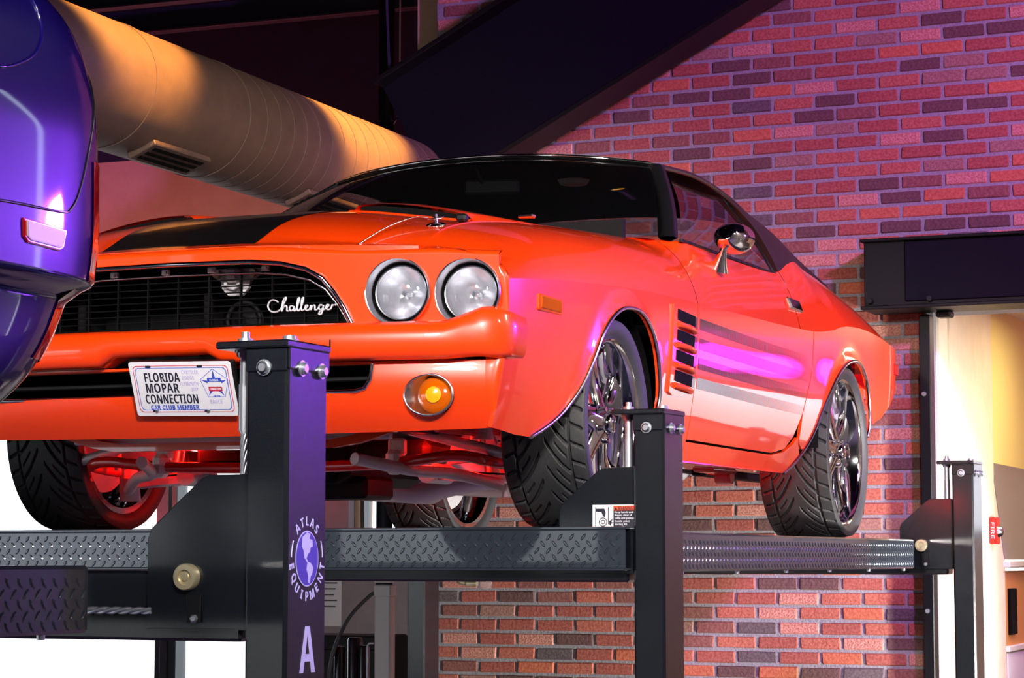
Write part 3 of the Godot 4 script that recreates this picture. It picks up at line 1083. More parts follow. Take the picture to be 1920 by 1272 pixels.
func build_top(car: Node3D) -> void:
	# hood
	var mb := MB.new()
	var front := []
	for k in 31:
		var x := lerpf(-0.705, 0.705, k / 30.0)
		front.append(x); front.append(lip_z(x))
	var back := []
	for k in 21:
		var x := lerpf(0.705, -0.705, k / 20.0)
		back.append(x); back.append(cowl_z(x))
	plate(mb, pv(front + back), [], 0.05, hood, Vector3.UP, 0.016)
	put(mb, "hood", M.orange, car)
	mb = MB.new()
	front = []
	for k in 11:
		var x := lerpf(-0.235, 0.235, k / 10.0)
		front.append(x); front.append(lip_z(x) - 0.012)
	plate(mb, pv(front + [0.235, -0.45, -0.235, -0.45]), [], 0.05, func(p: Vector2) -> Vector3: return hood(p) + Vector3(0, 0.0016, 0.0008), Vector3.UP, 0.0)
	put(mb, "hood_blackout", M.black_gloss, car)
	# hood scoops
	for s in [-1.0, 1.0]:
		var sc := Node3D.new()
		sc.name = "hood_scoop"
		car.add_child(sc, true)
		mb = MB.new()
		var rows := []
		for i in 17:
			var z := lerpf(0.34, -0.25, i / 16.0)
			var row := PackedVector3Array()
			for k in 21:
				var u := k / 20.0
				var x := lerpf(0.255, 0.635, u)
				var e := pow(sin(PI * u), 0.35)
				var b := hood(Vector2(x, z)).y
				var up := 0.034 * e * (1.0 - 0.6 * i / 16.0) * (0.8 if i == 0 else 1.0)
				row.append(Vector3(x * s, b + up - (0.004 if e < 0.05 else 0.0), z + (0.02 * e if i == 0 else 0.0)))
			rows.append(row)
		mb.grid(rows, -s)
		# lip under the mouth
		rows = []
		for i in 5:
			var row := PackedVector3Array()
			for k in 21:
				var u := k / 20.0
				var x := lerpf(0.255, 0.635, u)
				var a := hood(Vector2(x, 0.38))
				row.append(Vector3(x * s, a.y + 0.007 * sin(PI * i / 4.0), 0.36 + 0.03 * (i / 4.0 - 0.5)))
			rows.append(row)
		mb.grid(rows, s)
		put(mb, "scoop_shell", M.orange, sc)
		mb = MB.new()
		var a2 := hood(Vector2(0.3, 0.3))
		for k in 12:
			var x0 := lerpf(0.285, 0.605, k / 12.0)
			var x1 := lerpf(0.285, 0.605, (k + 1) / 12.0)
			var h0 := 0.021 * pow(sin(PI * (x0 - 0.255) / 0.38), 0.35)
			var h1 := 0.021 * pow(sin(PI * (x1 - 0.255) / 0.38), 0.35)
			var b0 := hood(Vector2(x0, 0.35))
			var b1 := hood(Vector2(x1, 0.35))
			mb.quad(Vector3(x0 * s, b0.y + 0.004, 0.352), Vector3(x1 * s, b1.y + 0.004, 0.352), Vector3(x1 * s, b1.y + h1, 0.356), Vector3(x0 * s, b0.y + h0, 0.356), Vector3.BACK)
		put(mb, "scoop_mouth", M.matte_black, sc)
	# hood pins with a lanyard
	for s in [-1.0, 1.0]:
		var c := hood(Vector2(0.655, 0.66))
		var pin := Node3D.new()
		pin.name = "hood_pin"
		car.add_child(pin, true)
		pin.position = Vector3(c.x * s, c.y, c.z)
		mb = MB.new()
		mb.lathe([Vector2(0.0, 0.006), Vector2(0.02, 0.006), Vector2(0.027, 0.002), Vector2(0.028, -0.004)], Transform3D(Basis(Vector3.RIGHT, 0.28), Vector3.ZERO), 24)
		put(mb, "scuff_plate", M.chrome, pin)
		mb = MB.new()
		mb.cyl(Vector3.ZERO, Vector3(0, 0.03, 0.0), 0.006, 0.004, 12)
		mb.tube([Vector3(-0.02, 0.016, 0.01), Vector3(0.018, 0.016, 0.008), Vector3(0.022, 0.022, 0.0), Vector3(-0.012, 0.022, -0.004)], 0.0025, 6)
		put(mb, "pin", M.chrome, pin)
		mb = MB.new()
		mb.tube(smooth2([Vector3(-0.018 * s, 0.02, 0.01), Vector3(-0.05 * s, 0.018, 0.04), Vector3(-0.09 * s, -0.02, 0.13), Vector3(-0.125 * s, -0.075, 0.225)], 5), 0.0022, 6)
		put(mb, "lanyard", M.soft_chrome, pin)
		mb = MB.new()
		var c2 := hood(Vector2(0.69, 0.56)) - c
		mb.box(Vector3(c2.x * s, c2.y + 0.012, c2.z), Vector3(0.03, 0.022, 0.03), 0.006)
		put(mb, "hood_bumper", M.satin_black, pin)
	for s in [-1.0, 1.0]:
		mb = MB.new()
		var c := hood(Vector2(0.6, -0.15)) + Vector3(0, 0.03, 0)
		mb.box(Vector3(c.x * s, c.y, c.z), Vector3(0.05, 0.014, 0.03), 0.004)
		put(mb, "washer_nozzle", M.chrome, car)
	# cowl
	mb = MB.new()
	var rows2 := []
	for i in 5:
		var row := PackedVector3Array()
		for k in 25:
			var x := lerpf(-0.82, 0.82, k / 24.0)
			var z0 := cowl_z(clampf(x, -0.705, 0.705)) - 0.004
			var wb := ws_base(x)
			var a := Vector3(x, lerpf(1.0, 0.945, pow(absf(x) / 0.82, 2.0)), z0)
			row.append(a.lerp(wb + Vector3(0, -0.004, 0), i / 4.0))
		rows2.append(row)
	mb.grid(rows2, -1.0)
	put(mb, "cowl", M.orange, car)
	build_greenhouse(car)
	build_rear(car)
	build_trim(car)

func cowl_z(x: float) -> float:
	return -0.46 - 0.2 * pow(absf(x) / 0.705, 2.0)

func ws_base(x: float) -> Vector3:
	var u := absf(x) / 0.84
	return Vector3(x, 1.0 - 0.046 * u * u, -0.56 - 0.2 * pow(u, 2.4))

func ws_top(x: float) -> Vector3:
	var u := absf(x) / 0.61
	return Vector3(x, 1.328 - 0.035 * u * u, -1.16 - 0.16 * pow(u, 2.4))

var RX := [Vector2(-3.02, 0.74), Vector2(-2.7, 0.68), Vector2(-2.35, 0.65), Vector2(-2.05, 0.645), Vector2(-1.7, 0.64), Vector2(-1.32, 0.625)]
var RY := [Vector2(-3.02, 1.05), Vector2(-2.7, 1.145), Vector2(-2.35, 1.25), Vector2(-2.05, 1.295), Vector2(-1.7, 1.312), Vector2(-1.32, 1.292)]
var RC := [Vector2(-3.02, 1.10), Vector2(-2.7, 1.21), Vector2(-2.35, 1.318), Vector2(-2.05, 1.362), Vector2(-1.7, 1.378), Vector2(-1.4, 1.362), Vector2(-1.16, 1.332)]

func roof_pt(x01: float, t: float) -> Vector3:   # t 0 front .. 1 back
	var zf := -1.16 - 0.16 * pow(absf(x01), 2.4)
	var z := lerpf(zf, -2.42, t)
	var hx := tab(RX, z)
	var ye := tab(RY, z)
	var yc := tab(RC, z)
	return Vector3(x01 * hx, lerpf(yc, ye, pow(absf(x01), 2.6)), z)

func build_greenhouse(car: Node3D) -> void:
	var mb := MB.new()
	var rows := []
	for i in 21:
		var row := PackedVector3Array()
		for k in 33: row.append(roof_pt(lerpf(-1, 1, k / 32.0), i / 20.0))
		rows.append(row)
	mb.grid(rows, -1.0)
	# rolled front edge down to the windshield
	rows = []
	for k in 33:
		var x01 := lerpf(-1, 1, k / 32.0)
		var a := roof_pt(x01, 0.0)
		var b := ws_top(x01 * 0.61)
		rows.append(PackedVector3Array([a, a.lerp(b, 0.4) + Vector3(0, 0.004, 0.012), b + Vector3(0, -0.002, 0.006)]))
	mb.grid(rows, -1.0)
	# sail panels
	for s in [-1.0, 1.0]:
		rows = []
		for i in 19:
			var z := lerpf(-2.02, -3.02, i / 18.0)
			var a := Vector3(tab(RX, z), tab(RY, z), z)
			var zb := lerpf(-2.02, -3.1, i / 18.0)
			var b := side_up(Vector2(zb, 1.0))
			var row := PackedVector3Array()
			for k in 9:
				var t := k / 8.0
				var c := a.lerp(b, 0.45) + Vector3(0.045, 0.02, 0)
				var q := a.lerp(c, t).lerp(c.lerp(b, t), t)
				row.append(q * Vector3(s, 1, 1))
			rows.append(row)
		mb.grid(rows, -s)
		# strip of roof that runs down beside the rear window
		rows = []
		for i in 13:
			var z := lerpf(-2.42, -3.02, i / 12.0)
			var row := PackedVector3Array()
			for k in 5:
				var x01 := lerpf(1.0, 0.84, k / 4.0)
				row.append(Vector3(x01 * tab(RX, z) * s, lerpf(tab(RC, z), tab(RY, z), pow(x01, 2.6)), z))
			rows.append(row)
		mb.grid(rows, s)
	put(mb, "roof", M.vinyl, car)
	mb = MB.new()
	rows = []
	for i in 11:
		var row := PackedVector3Array()
		for k in 17: row.append(roof_pt(lerpf(-0.95, 0.95, k / 16.0), lerpf(0.02, 0.98, i / 10.0)) - Vector3(0, 0.03, 0))
		rows.append(row)
	mb.grid(rows, 1.0)
	put(mb, "headliner", M.headliner, car)
	# pillars, drip rails, window trim
	for s in [-1.0, 1.0]:
		mb = MB.new()
		var base := ws_base(0.84)
		var top := ws_top(0.61)
		var pl := []
		for k in 9:
			var t := k / 8.0
			var c := base.lerp(top, t) + Vector3(0.012 * sin(PI * t), 0, 0)
			pl.append([c, Vector3(0.028, 0.004, -0.05), Vector3(-0.022, 0.002, 0.006)])
		var rr := []
		for q in pl:
			var c: Vector3 = q[0]
			rr.append(PackedVector3Array([(c + q[2]) * Vector3(s, 1, 1), (c + Vector3(0.008, 0.004, 0.012)) * Vector3(s, 1, 1), (c + Vector3(0.026, 0.004, -0.012)) * Vector3(s, 1, 1), (c + q[1]) * Vector3(s, 1, 1), (c + Vector3(-0.02, -0.01, -0.06)) * Vector3(s, 1, 1), (c + q[2]) * Vector3(s, 1, 1)]))
		mb.grid(rr, s, true)
		put(mb, "windshield_pillar", M.satin_black, car)
		mb = MB.new()
		var dr := []
		for k in 15:
			var z := lerpf(-1.33, -2.98, k / 14.0)
			dr.append(Vector3((tab(RX, z) + 0.008) * s, tab(RY, z) - 0.004, z))
		mb.tube(smooth2(dr, 2), 0.009, 8)
		put(mb, "drip_rail", M.black_gloss, car)
		mb = MB.new()
		var wp := side_window()
		mb.tube([wp[3] * Vector3(s, 1, 1), wp[3].lerp(wp[2], 0.5) * Vector3(s, 1, 1) + Vector3(0.012 * s, 0, 0), wp[2] * Vector3(s, 1, 1)], 0.007, 8)
		put(mb, "window_rear_trim", M.soft_chrome, car)
		mb = MB.new()
		mb.tube([wp[1] * Vector3(s, 1, 1) + Vector3(0.006 * s, 0, 0), wp[2] * Vector3(s, 1, 1) + Vector3(0.006 * s, 0, 0)], 0.006, 8)
		put(mb, "belt_molding", M.satin_black, car)
		# side glass, slightly bowed
		mb = MB.new()
		rows = []
		for i in 9:
			var row := PackedVector3Array()
			for k in 9:
				var u := k / 8.0
				var t := i / 8.0
				var q: Vector3 = wp[0].lerp(wp[3], u).lerp(wp[1].lerp(wp[2], u), t) + Vector3(0.02 * sin(PI * t), 0, 0)
				row.append(q * Vector3(s, 1, 1))
			rows.append(row)
		mb.grid(rows, -s)
		put(mb, "side_window", M.side_glass, car)
	# windshield
	mb = MB.new()
	rows = []
	for i in 13:
		var row := PackedVector3Array()
		for k in 33:
			var u := lerpf(-1, 1, k / 32.0)
			var q := ws_base(u * 0.83).lerp(ws_top(u * 0.61), i / 12.0) + Vector3(0, 0.012, 0.012) * sin(PI * i / 12.0)
			row.append(q)
		rows.append(row)
	mb.grid(rows, 1.0)
	put(mb, "windshield", M.glass, car)
	mb = MB.new()
	var tp := []
	for k in 41:
		var x := lerpf(-0.61, 0.61, k / 40.0)
		tp.append(ws_top(x) + Vector3(0, 0.004, 0.012))
	mb.tube(tp, 0.0055, 8)
	put(mb, "windshield_header_trim", M.chrome, car)
	# rear window
	mb = MB.new()
	rows = []
	for i in 7:
		var z := lerpf(-2.42, -3.02, i / 6.0)
		var row := PackedVector3Array()
		for k in 17:
			var x01 := lerpf(-0.84, 0.84, k / 16.0)
			row.append(Vector3(x01 * tab(RX, z), lerpf(tab(RC, z), tab(RY, z), pow(absf(x01), 2.6)) - 0.006, z))
		rows.append(row)
	mb.grid(rows, -1.0)
	put(mb, "rear_window", M.rear_glass, car)
	# inside
	mb = MB.new()
	rows = []
	for i in 7:
		var row := PackedVector3Array()
		for k in 17:
			var x := lerpf(-0.8, 0.8, k / 16.0)
			var b := ws_base(x)
			row.append(Vector3(x * 0.98, b.y - 0.012 - 0.05 * pow(i / 6.0, 3.0), b.z - 0.02 - i * 0.06))
		rows.append(row)
	mb.grid(rows, -1.0)
	mb.box(Vector3(0, 0.82, -1.0), Vector3(1.5, 0.24, 0.08), 0.03)
	put(mb, "dashboard", M.leather, car)
	mb = MB.new()
	var sw := []
	for k in 33: sw.append(Vector3(0.38 + cos(TAU * k / 32) * 0.18, 0.9 + sin(TAU * k / 32) * 0.165, -1.22 - sin(TAU * k / 32) * 0.07))
	mb.tube(sw, 0.013, 8, false)
	mb.cyl(Vector3(0.38, 0.9, -1.22), Vector3(0.38, 0.86, -1.02), 0.03)
	for a in [0.0, PI]: mb.cyl(Vector3(0.38, 0.9, -1.22), Vector3(0.38 + cos(a) * 0.18, 0.9, -1.22), 0.01)
	put(mb, "steering_wheel", M.satin_black, car)
	for x in [-0.36, 0.38]:
		var seat := Node3D.new()
		seat.name = "front_seat"
		car.add_child(seat, true)
		mb = MB.new()
		mb.box(Vector3(x, 0.55, -1.62), Vector3(0.5, 0.16, 0.52), 0.05)
		put(mb, "cushion", M.leather, seat)
		mb = MB.new()
		mb.box(Vector3(x, 0.82, -1.93), Vector3(0.5, 0.52, 0.13), 0.05, Basis(Vector3.RIGHT, -0.25))
		put(mb, "backrest", M.leather, seat)
	mb = MB.new()
	mb.box(Vector3(0, 0.55, -2.5), Vector3(1.2, 0.16, 0.45), 0.05)
	mb.box(Vector3(0, 0.77, -2.72), Vector3(1.2, 0.4, 0.12), 0.05, Basis(Vector3.RIGHT, -0.3))
	put(mb, "rear_seat", M.leather, car)
	mb = MB.new()
	mb.box(Vector3(0.03, 1.24, -1.26), Vector3(0.2, 0.055, 0.02), 0.009, Basis(Vector3.UP, 0.25))
	mb.cyl(Vector3(0.0, 1.25, -1.25), Vector3(-0.01, 1.31, -1.2), 0.007)
	put(mb, "rear_view_mirror", M.grille, car)
	mb = MB.new()
	mb.lathe([Vector2(0.0, -0.02), Vector2(0.05, -0.016), Vector2(0.06, 0.0)], Transform3D(Basis.IDENTITY, Vector3(0.16, 1.33, -1.75)), 24, -1.0)
	put(mb, "dome_lamp", M.white_plastic, car)
	mb = MB.new()
	mb.box(Vector3(0, 0.32, -1.4), Vector3(1.5, 0.03, 2.6))
	put(mb, "cabin_floor", M.under_black, car)
	mb = MB.new()
	mb.box(Vector3(0, 0.67, -0.62), Vector3(1.5, 0.66, 0.02))
	put(mb, "firewall", M.under_black, car)
	for s in [-1.0, 1.0]:
		mb = MB.new()
		mb.box(Vector3(0.83 * s, 0.64, -1.45), Vector3(0.03, 0.6, 1.3), 0.01)
		put(mb, "door_card", M.leather, car)

func side_window() -> Array:   # top front, bottom front, bottom rear, top rear
	return [Vector3(0.632, 1.272, -1.44), Vector3(0.862, 0.955, -0.84), Vector3(0.862, 0.972, -1.985), Vector3(0.652, 1.272, -2.05)]

func build_rear(car: Node3D) -> void:
	var mb := MB.new()
	var rows := []
	for i in 15:
		var z := lerpf(-3.03, -3.86, i / 14.0)
		var row := PackedVector3Array()
		for k in 25:
			var u := lerpf(-1, 1, k / 24.0)
			row.append(Vector3(u * (tab(XT, z) - 0.004), tab(YT, z) + 0.012 * (1.0 - u * u), z))
		rows.append(row)
	mb.grid(rows, -1.0)
	put(mb, "deck_lid", M.orange, car)
	mb = MB.new()
	var ring := PackedVector2Array()
	var tail := []
	for k in 11:
		var q := side_low(Vector2(-3.86, lerpf(0.74, 0.83, k / 10.0)))
		tail.append(Vector2(q.x, q.y))
	for k in 6:
		var q := side_up(Vector2(-3.86, (k + 1) / 6.0))
		tail.append(Vector2(q.x, q.y))
	for q in tail: ring.append(q)
	for k in range(tail.size() - 1, -1, -1): ring.append(Vector2(-tail[k].x, tail[k].y))
	plate(mb, ring, [], 0.08, func(p: Vector2) -> Vector3: return Vector3(p.x, p.y, -3.86 - 0.02 * (1.0 - p.x * p.x)), Vector3(0, 0, -1), 0.02)
	put(mb, "tail_panel", M.orange, car)
	mb = MB.new()
	mb.box(Vector3(0, 0.64, -3.84), Vector3(1.5, 0.13, 0.08), 0.03)
	put(mb, "rear_bumper", M.orange, car)
	for s in [-1.0, 1.0]:
		mb = MB.new()
		mb.box(Vector3(0.46 * s, 0.74, -3.885), Vector3(0.6, 0.13, 0.03), 0.01)
		put(mb, "tail_lamp", M.red_lens, car)
		mb = MB.new()
		var c := side_low(Vector2(-3.74, 0.73))
		mb.box(Vector3((c.x + 0.002) * s, 0.745, -3.74), Vector3(0.014, 0.05, 0.075), 0.004)
		put(mb, "rear_marker_light", M.red_lens, car)

func build_trim(car: Node3D) -> void:
	for s in [-1.0, 1.0]:
		var mk := Node3D.new()
		mk.name = "side_marker"
		car.add_child(mk, true)
		var c := side_low(Vector2(0.59, 0.598))
		var mb := MB.new()
		mb.prism(rounded_rect(0.085, 0.022, 0.006), 0.006, Transform3D(Basis(Vector3.UP, PI / 2 * s), Vector3((c.x - 0.003) * s, c.y, c.z)), 0.002)
		put(mb, "marker_frame", M.marker, mk)
		mb = MB.new()
		mb.prism(rounded_rect(0.072, 0.016, 0.004), 0.004, Transform3D(Basis(Vector3.UP, PI / 2 * s), Vector3((c.x + 0.0025) * s, c.y, c.z)), 0.0015)
		put(mb, "marker_lens", M.amber, mk)
		# fender louvers: a raised panel with four dark slots and bright fins
		var lv := Node3D.new()
		lv.name = "fender_louver"
		car.add_child(lv, true)
		var f := mir(side_low, s)
		mb = MB.new()
		plate(mb, pv([-0.46, 0.705, -0.46, 0.435, -0.5, 0.425, -0.68, 0.435, -0.7, 0.45, -0.7, 0.70, -0.68, 0.712, -0.48, 0.712]), [], 0.05, func(p: Vector2) -> Vector3: return f.call(p) + Vector3(s * 0.008, 0, 0), Vector3(s, 0, 0), 0.01)
		put(mb, "louver_panel", M.orange, lv)
		for k in 4:
			var y := 0.672 - k * 0.063
			mb = MB.new()
			plate(mb, pv([-0.5, y + 0.022, -0.5, y - 0.012, -0.695, y - 0.02, -0.695, y + 0.016]), [], 0.05, func(p: Vector2) -> Vector3: return f.call(p) + Vector3(s * 0.0095, 0, 0), Vector3(s, 0, 0), 0.0)
			put(mb, "louver_slot", M.matte_black, lv)
			mb = MB.new()
			var pts := []
			for i in 9:
				var z := lerpf(-0.5, -0.69, i / 8.0)
				var q: Vector3 = f.call(Vector2(z, y - 0.026 - 0.008 * i / 8.0))
				pts.append(q + Vector3(s * (0.011 + 0.012 * sin(PI * i / 8.0)), 0, 0))
			mb.tube(pts, 0.009, 8)
			put(mb, "louver_fin", M.orange, lv)
		# strobe tape stripes that thin out towards the rear
		for k in 4:
			var y := 0.672 - k * 0.063
			mb = MB.new()
			var z := -0.715
			while z > -2.15:
				var t := (-0.715 - z) / 1.435
				var wd := 0.0105 * pow(1.0 - t, 0.8) + 0.0008
				if z < -0.742 and z > -0.768: z -= 0.0125; continue
				var yy := y - 0.012 * t
				var hgt := 0.018
				var a: Vector3 = f.call(Vector2(z, yy + hgt)) + Vector3(s * 0.0012, 0, 0)
				var b: Vector3 = f.call(Vector2(z - wd, yy + hgt)) + Vector3(s * 0.0012, 0, 0)
				var m1: Vector3 = f.call(Vector2(z, yy)) + Vector3(s * 0.0012, 0, 0)
				var m2: Vector3 = f.call(Vector2(z - wd, yy)) + Vector3(s * 0.0012, 0, 0)
				var d: Vector3 = f.call(Vector2(z - wd, yy - hgt)) + Vector3(s * 0.0012, 0, 0)
				var e: Vector3 = f.call(Vector2(z, yy - hgt)) + Vector3(s * 0.0012, 0, 0)
				mb.quad(a, b, m2, m1, Vector3(s, 0, 0))
				mb.quad(m1, m2, d, e, Vector3(s, 0, 0))
				z -= 0.0125
			put(mb, "side_stripe", M.black_gloss, car).set_meta("kind", "stuff")
		# door handle
		mb = MB.new()
		var hq := side_up(Vector2(-2.02, 0.36))
		mb.box(Vector3((hq.x + 0.002) * s, hq.y, hq.z), Vector3(0.016, 0.05, 0.16), 0.006, Basis(Vector3(0, 0, 1), 0.35 * s))
		put(mb, "door_handle", M.chrome, car)
	# bullet mirror on the driver's door
	var mr := Node3D.new()
	mr.name = "side_mirror"
	car.add_child(mr)
	var c := side_up(Vector2(-1.13, 0.62))
	mr.position = c
	var mb := MB.new()
	var st := []
	for k in 9:
		var t := k / 8.0
		st.append([Vector3(0.0 + 0.03 * t, 0.085 * t, 0.015 * t), 0.026 * (1.0 - t) * (1.0 - t) + 0.011])
	for k in 8: mb.cyl(st[k][0], st[k + 1][0], st[k][1], st[k + 1][1], 16, k == 0)
	put(mb, "mirror_stem", M.chrome, mr)
	mb = MB.new()
	var rows := []
	var nb := 12
	for i in nb + 1:
		var t := float(i) / nb
		var r := 0.058 * sqrt(maxf(0.0, 1.0 - pow(t, 2.2)))
		var row := PackedVector3Array()
		for k in 25:
			var a := TAU * k / 24
			row.append(Vector3(0.05 + cos(a) * r * 1.15, 0.11 + sin(a) * r * 0.9, -0.05 + t * 0.13))
		rows.append(row)
	mb.grid(rows, -1.0, true)
	put(mb, "mirror_shell", M.chrome, mr)
	mb = MB.new()
	for k in 24:
		var a0 := TAU * k / 24
		var a1 := TAU * (k + 1) / 24
		mb.flat(Vector3(0.05, 0.11, -0.051), Vector3(0.05 + cos(a0) * 0.066, 0.11 + sin(a0) * 0.052, -0.05), Vector3(0.05 + cos(a1) * 0.066, 0.11 + sin(a1) * 0.052, -0.05), Vector3(0, 0, -1))
	put(mb, "mirror_glass", M.chrome, mr)

# one tyre with a V-shaped directional tread cut into it; axis = x, outer side = +x
func tire_mesh(R: float, hw: float, rim: float, dirn: float) -> ArrayMesh:
	var mb := MB.new()
	var nt := 600
	var nw := 120
	var side := [Vector2(rim, -hw * 0.82), Vector2(rim + 0.012, -hw * 0.93), Vector2(lerpf(rim, R, 0.45), -hw * 1.0), Vector2(lerpf(rim, R, 0.78), -hw * 0.985), Vector2(R - 0.012, -hw * 0.93)]
	var prof := []
	for q in side: prof.append(q)
	for k in range(1, nw):
		var u := -1.0 + 2.0 * k / nw
		var cr := 0.012 * pow(absf(u), 3.0)
		prof.append(Vector2(R - cr, u * hw * 0.93))
	for k in range(side.size() - 1, -1, -1): prof.append(Vector2(side[k].x, -side[k].y))
	var rows := []
	for q in prof:
		var row := PackedVector3Array()
		var w: float = q.y / (hw * 0.93)
		for i in nt + 1:
			var th := TAU * i / nt
			var r: float = q.x
			if absf(w) < 0.985 and q.x > R - 0.013:
				var aw := absf(w)
				var turn := th / TAU * dirn
				var half := 0.0 if w > 0 else 0.5
				var sweep := 1.7 * (1.0 - pow(1.0 - aw, 1.8))
				var g := 0.0
				# sweeping main grooves, thinner ones between them
				var f1 := fposmod(24.0 * turn - sweep + half, 1.0)
				if aw > 0.07 and aw < 0.66: g = maxf(g, smoothstep(0.1, 0.07, absf(f1 - 0.5)))
				if aw > 0.3 and aw < 0.58: g = maxf(g, 0.8 * smoothstep(0.055, 0.03, 0.5 - absf(f1 - 0.5)))
				# shoulder grooves
				var f2 := fposmod(36.0 * turn - 1.1 * aw + half, 1.0)
				if aw > 0.68: g = maxf(g, smoothstep(0.085, 0.055, absf(f2 - 0.5)))
				# circumferential groove
				g = maxf(g, smoothstep(0.034, 0.02, absf(aw - 0.67)))
				r -= 0.0085 * g
			row.append(Vector3(q.y, cos(th) * r, sin(th) * r))
		rows.append(row)
	mb.grid(rows, -1.0, true)
	return mb.mesh()

func rim_mesh(rim: float, hw: float) -> ArrayMesh:
	var mb := MB.new()
	var xf := Transform3D(Basis(Vector3(0, 0, 1), -PI / 2), Vector3.ZERO)   # lathe axis y -> x
	var o := hw * 0.86
	mb.lathe([Vector2(rim + 0.004, o * 0.9), Vector2(rim + 0.006, o), Vector2(rim, o + 0.004), Vector2(rim - 0.008, o), Vector2(rim - 0.014, o - 0.012), Vector2(rim - 0.018, o - 0.045), Vector2(rim - 0.03, o - 0.085), Vector2(rim - 0.034, -o * 0.3), Vector2(rim - 0.026, -o * 0.75), Vector2(rim - 0.014, -o), Vector2(rim + 0.004, -o - 0.002), Vector2(rim + 0.004, -o * 0.9)], xf, 64, -1.0)
	return mb.mesh()

func spokes_mesh(rim: float, hw: float) -> ArrayMesh:
	var mb := MB.new()
	var o := hw * 0.86
	for k in 5:
		var a := TAU * k / 5
		var rot := Basis(Vector3.RIGHT, a)
		var rows := []
		for i in 15:
			var t := i / 14.0
			var r := lerpf(0.035, rim - 0.024, t)
			var w := 0.042 - 0.01 * sin(PI * minf(t * 1.1, 1.0)) + 0.03 * pow(t, 3.0)
			var x := o - 0.03 - 0.014 * sin(PI * t) - 0.02 * t
			var tw := 0.035 * t * t
			var row := PackedVector3Array()
			for q in [[-1.0, -0.03], [-1.0, -0.004], [-0.55, 0.006], [0.0, 0.012], [0.55, 0.006], [1.0, -0.004], [1.0, -0.03], [0.0, -0.036], [-1.0, -0.03]]:
				row.append(rot * Vector3(x + q[1], r, q[0] * w + tw))
			rows.append(row)
		mb.grid(rows, -1.0, true)
	return mb.mesh()

func build_wheels(car: Node3D) -> void:
	var xf := Transform3D(Basis(Vector3(0, 0, 1), -PI / 2), Vector3.ZERO)
	for spec in [[0.0, 0.312, 0.245, 0.128, 0.815], [-2.745, 0.345, 0.288, 0.14, 0.81]]:
		var R: float = spec[1]
		var rim: float = spec[2]
		var hw: float = spec[3]
		var rm := rim_mesh(rim, hw)
		var sm := spokes_mesh(rim, hw)
		for s in [1.0, -1.0]:
			var tm := tire_mesh(R, hw, rim, 1.0 if s > 0 else -1.0)
			var w := Node3D.new()
			w.name = "wheel"
			car.add_child(w, true)
			w.position = Vector3(spec[4] * s, R, spec[0])
			if s < 0: w.rotation.y = PI
			var steer := 0.02 if spec[0] == 0.0 else 0.0
			w.rotation.y += steer
			put_mesh(tm, "tire", M.rubber, w)
			put_mesh(rm, "rim", M.chrome, w)
			put_mesh(sm, "spokes", M.chrome, w)
			var o := hw * 0.86
			var mb := MB.new()
			mb.lathe([Vector2(0.0, o + 0.006), Vector2(0.022, o + 0.004), Vector2(0.03, o - 0.004), Vector2(0.032, o - 0.02), Vector2(0.06, o - 0.03), Vector2(0.066, o - 0.05), Vector2(0.066, o - 0.08), Vector2(0.0, o - 0.085)], xf, 32, -1.0)
			put(mb, "hub_cap", M.chrome, w)
			for k in 5:
				mb = MB.new()
				var a := TAU * (k + 0.5) / 5
				var c := Vector3(o - 0.034, cos(a) * 0.05, sin(a) * 0.05)
				mb.cyl(c, c + Vector3(0.024, 0, 0), 0.0095, 0.008, 6)
				put(mb, "lug_nut", M.chrome, w)
			mb = MB.new()
			var dr := rim * 0.74
			mb.lathe([Vector2(0.04, -0.012), Vector2(dr - 0.06, -0.012), Vector2(dr - 0.06, -0.002), Vector2(dr, -0.002), Vector2(dr, -0.012), Vector2(dr - 0.002, -0.014), Vector2(dr - 0.002, -0.018), Vector2(dr, -0.02), Vector2(dr, -0.03), Vector2(dr - 0.06, -0.03), Vector2(dr - 0.066, -0.024), Vector2(dr - 0.075, -0.03), Vector2(dr - 0.085, -0.024), Vector2(0.07, -0.05), Vector2(0.0, -0.05)], Transform3D(xf.basis, Vector3(-0.01, 0, 0)), 48, -1.0)
			put(mb, "brake_disc", M.steel, w)
			mb = MB.new()
			mb.box(Vector3(-0.03, dr * 0.45, dr * 0.72), Vector3(0.09, 0.12, 0.07), 0.012, Basis(Vector3.RIGHT, 0.5))
			put(mb, "brake_caliper", M.red_paint, w)

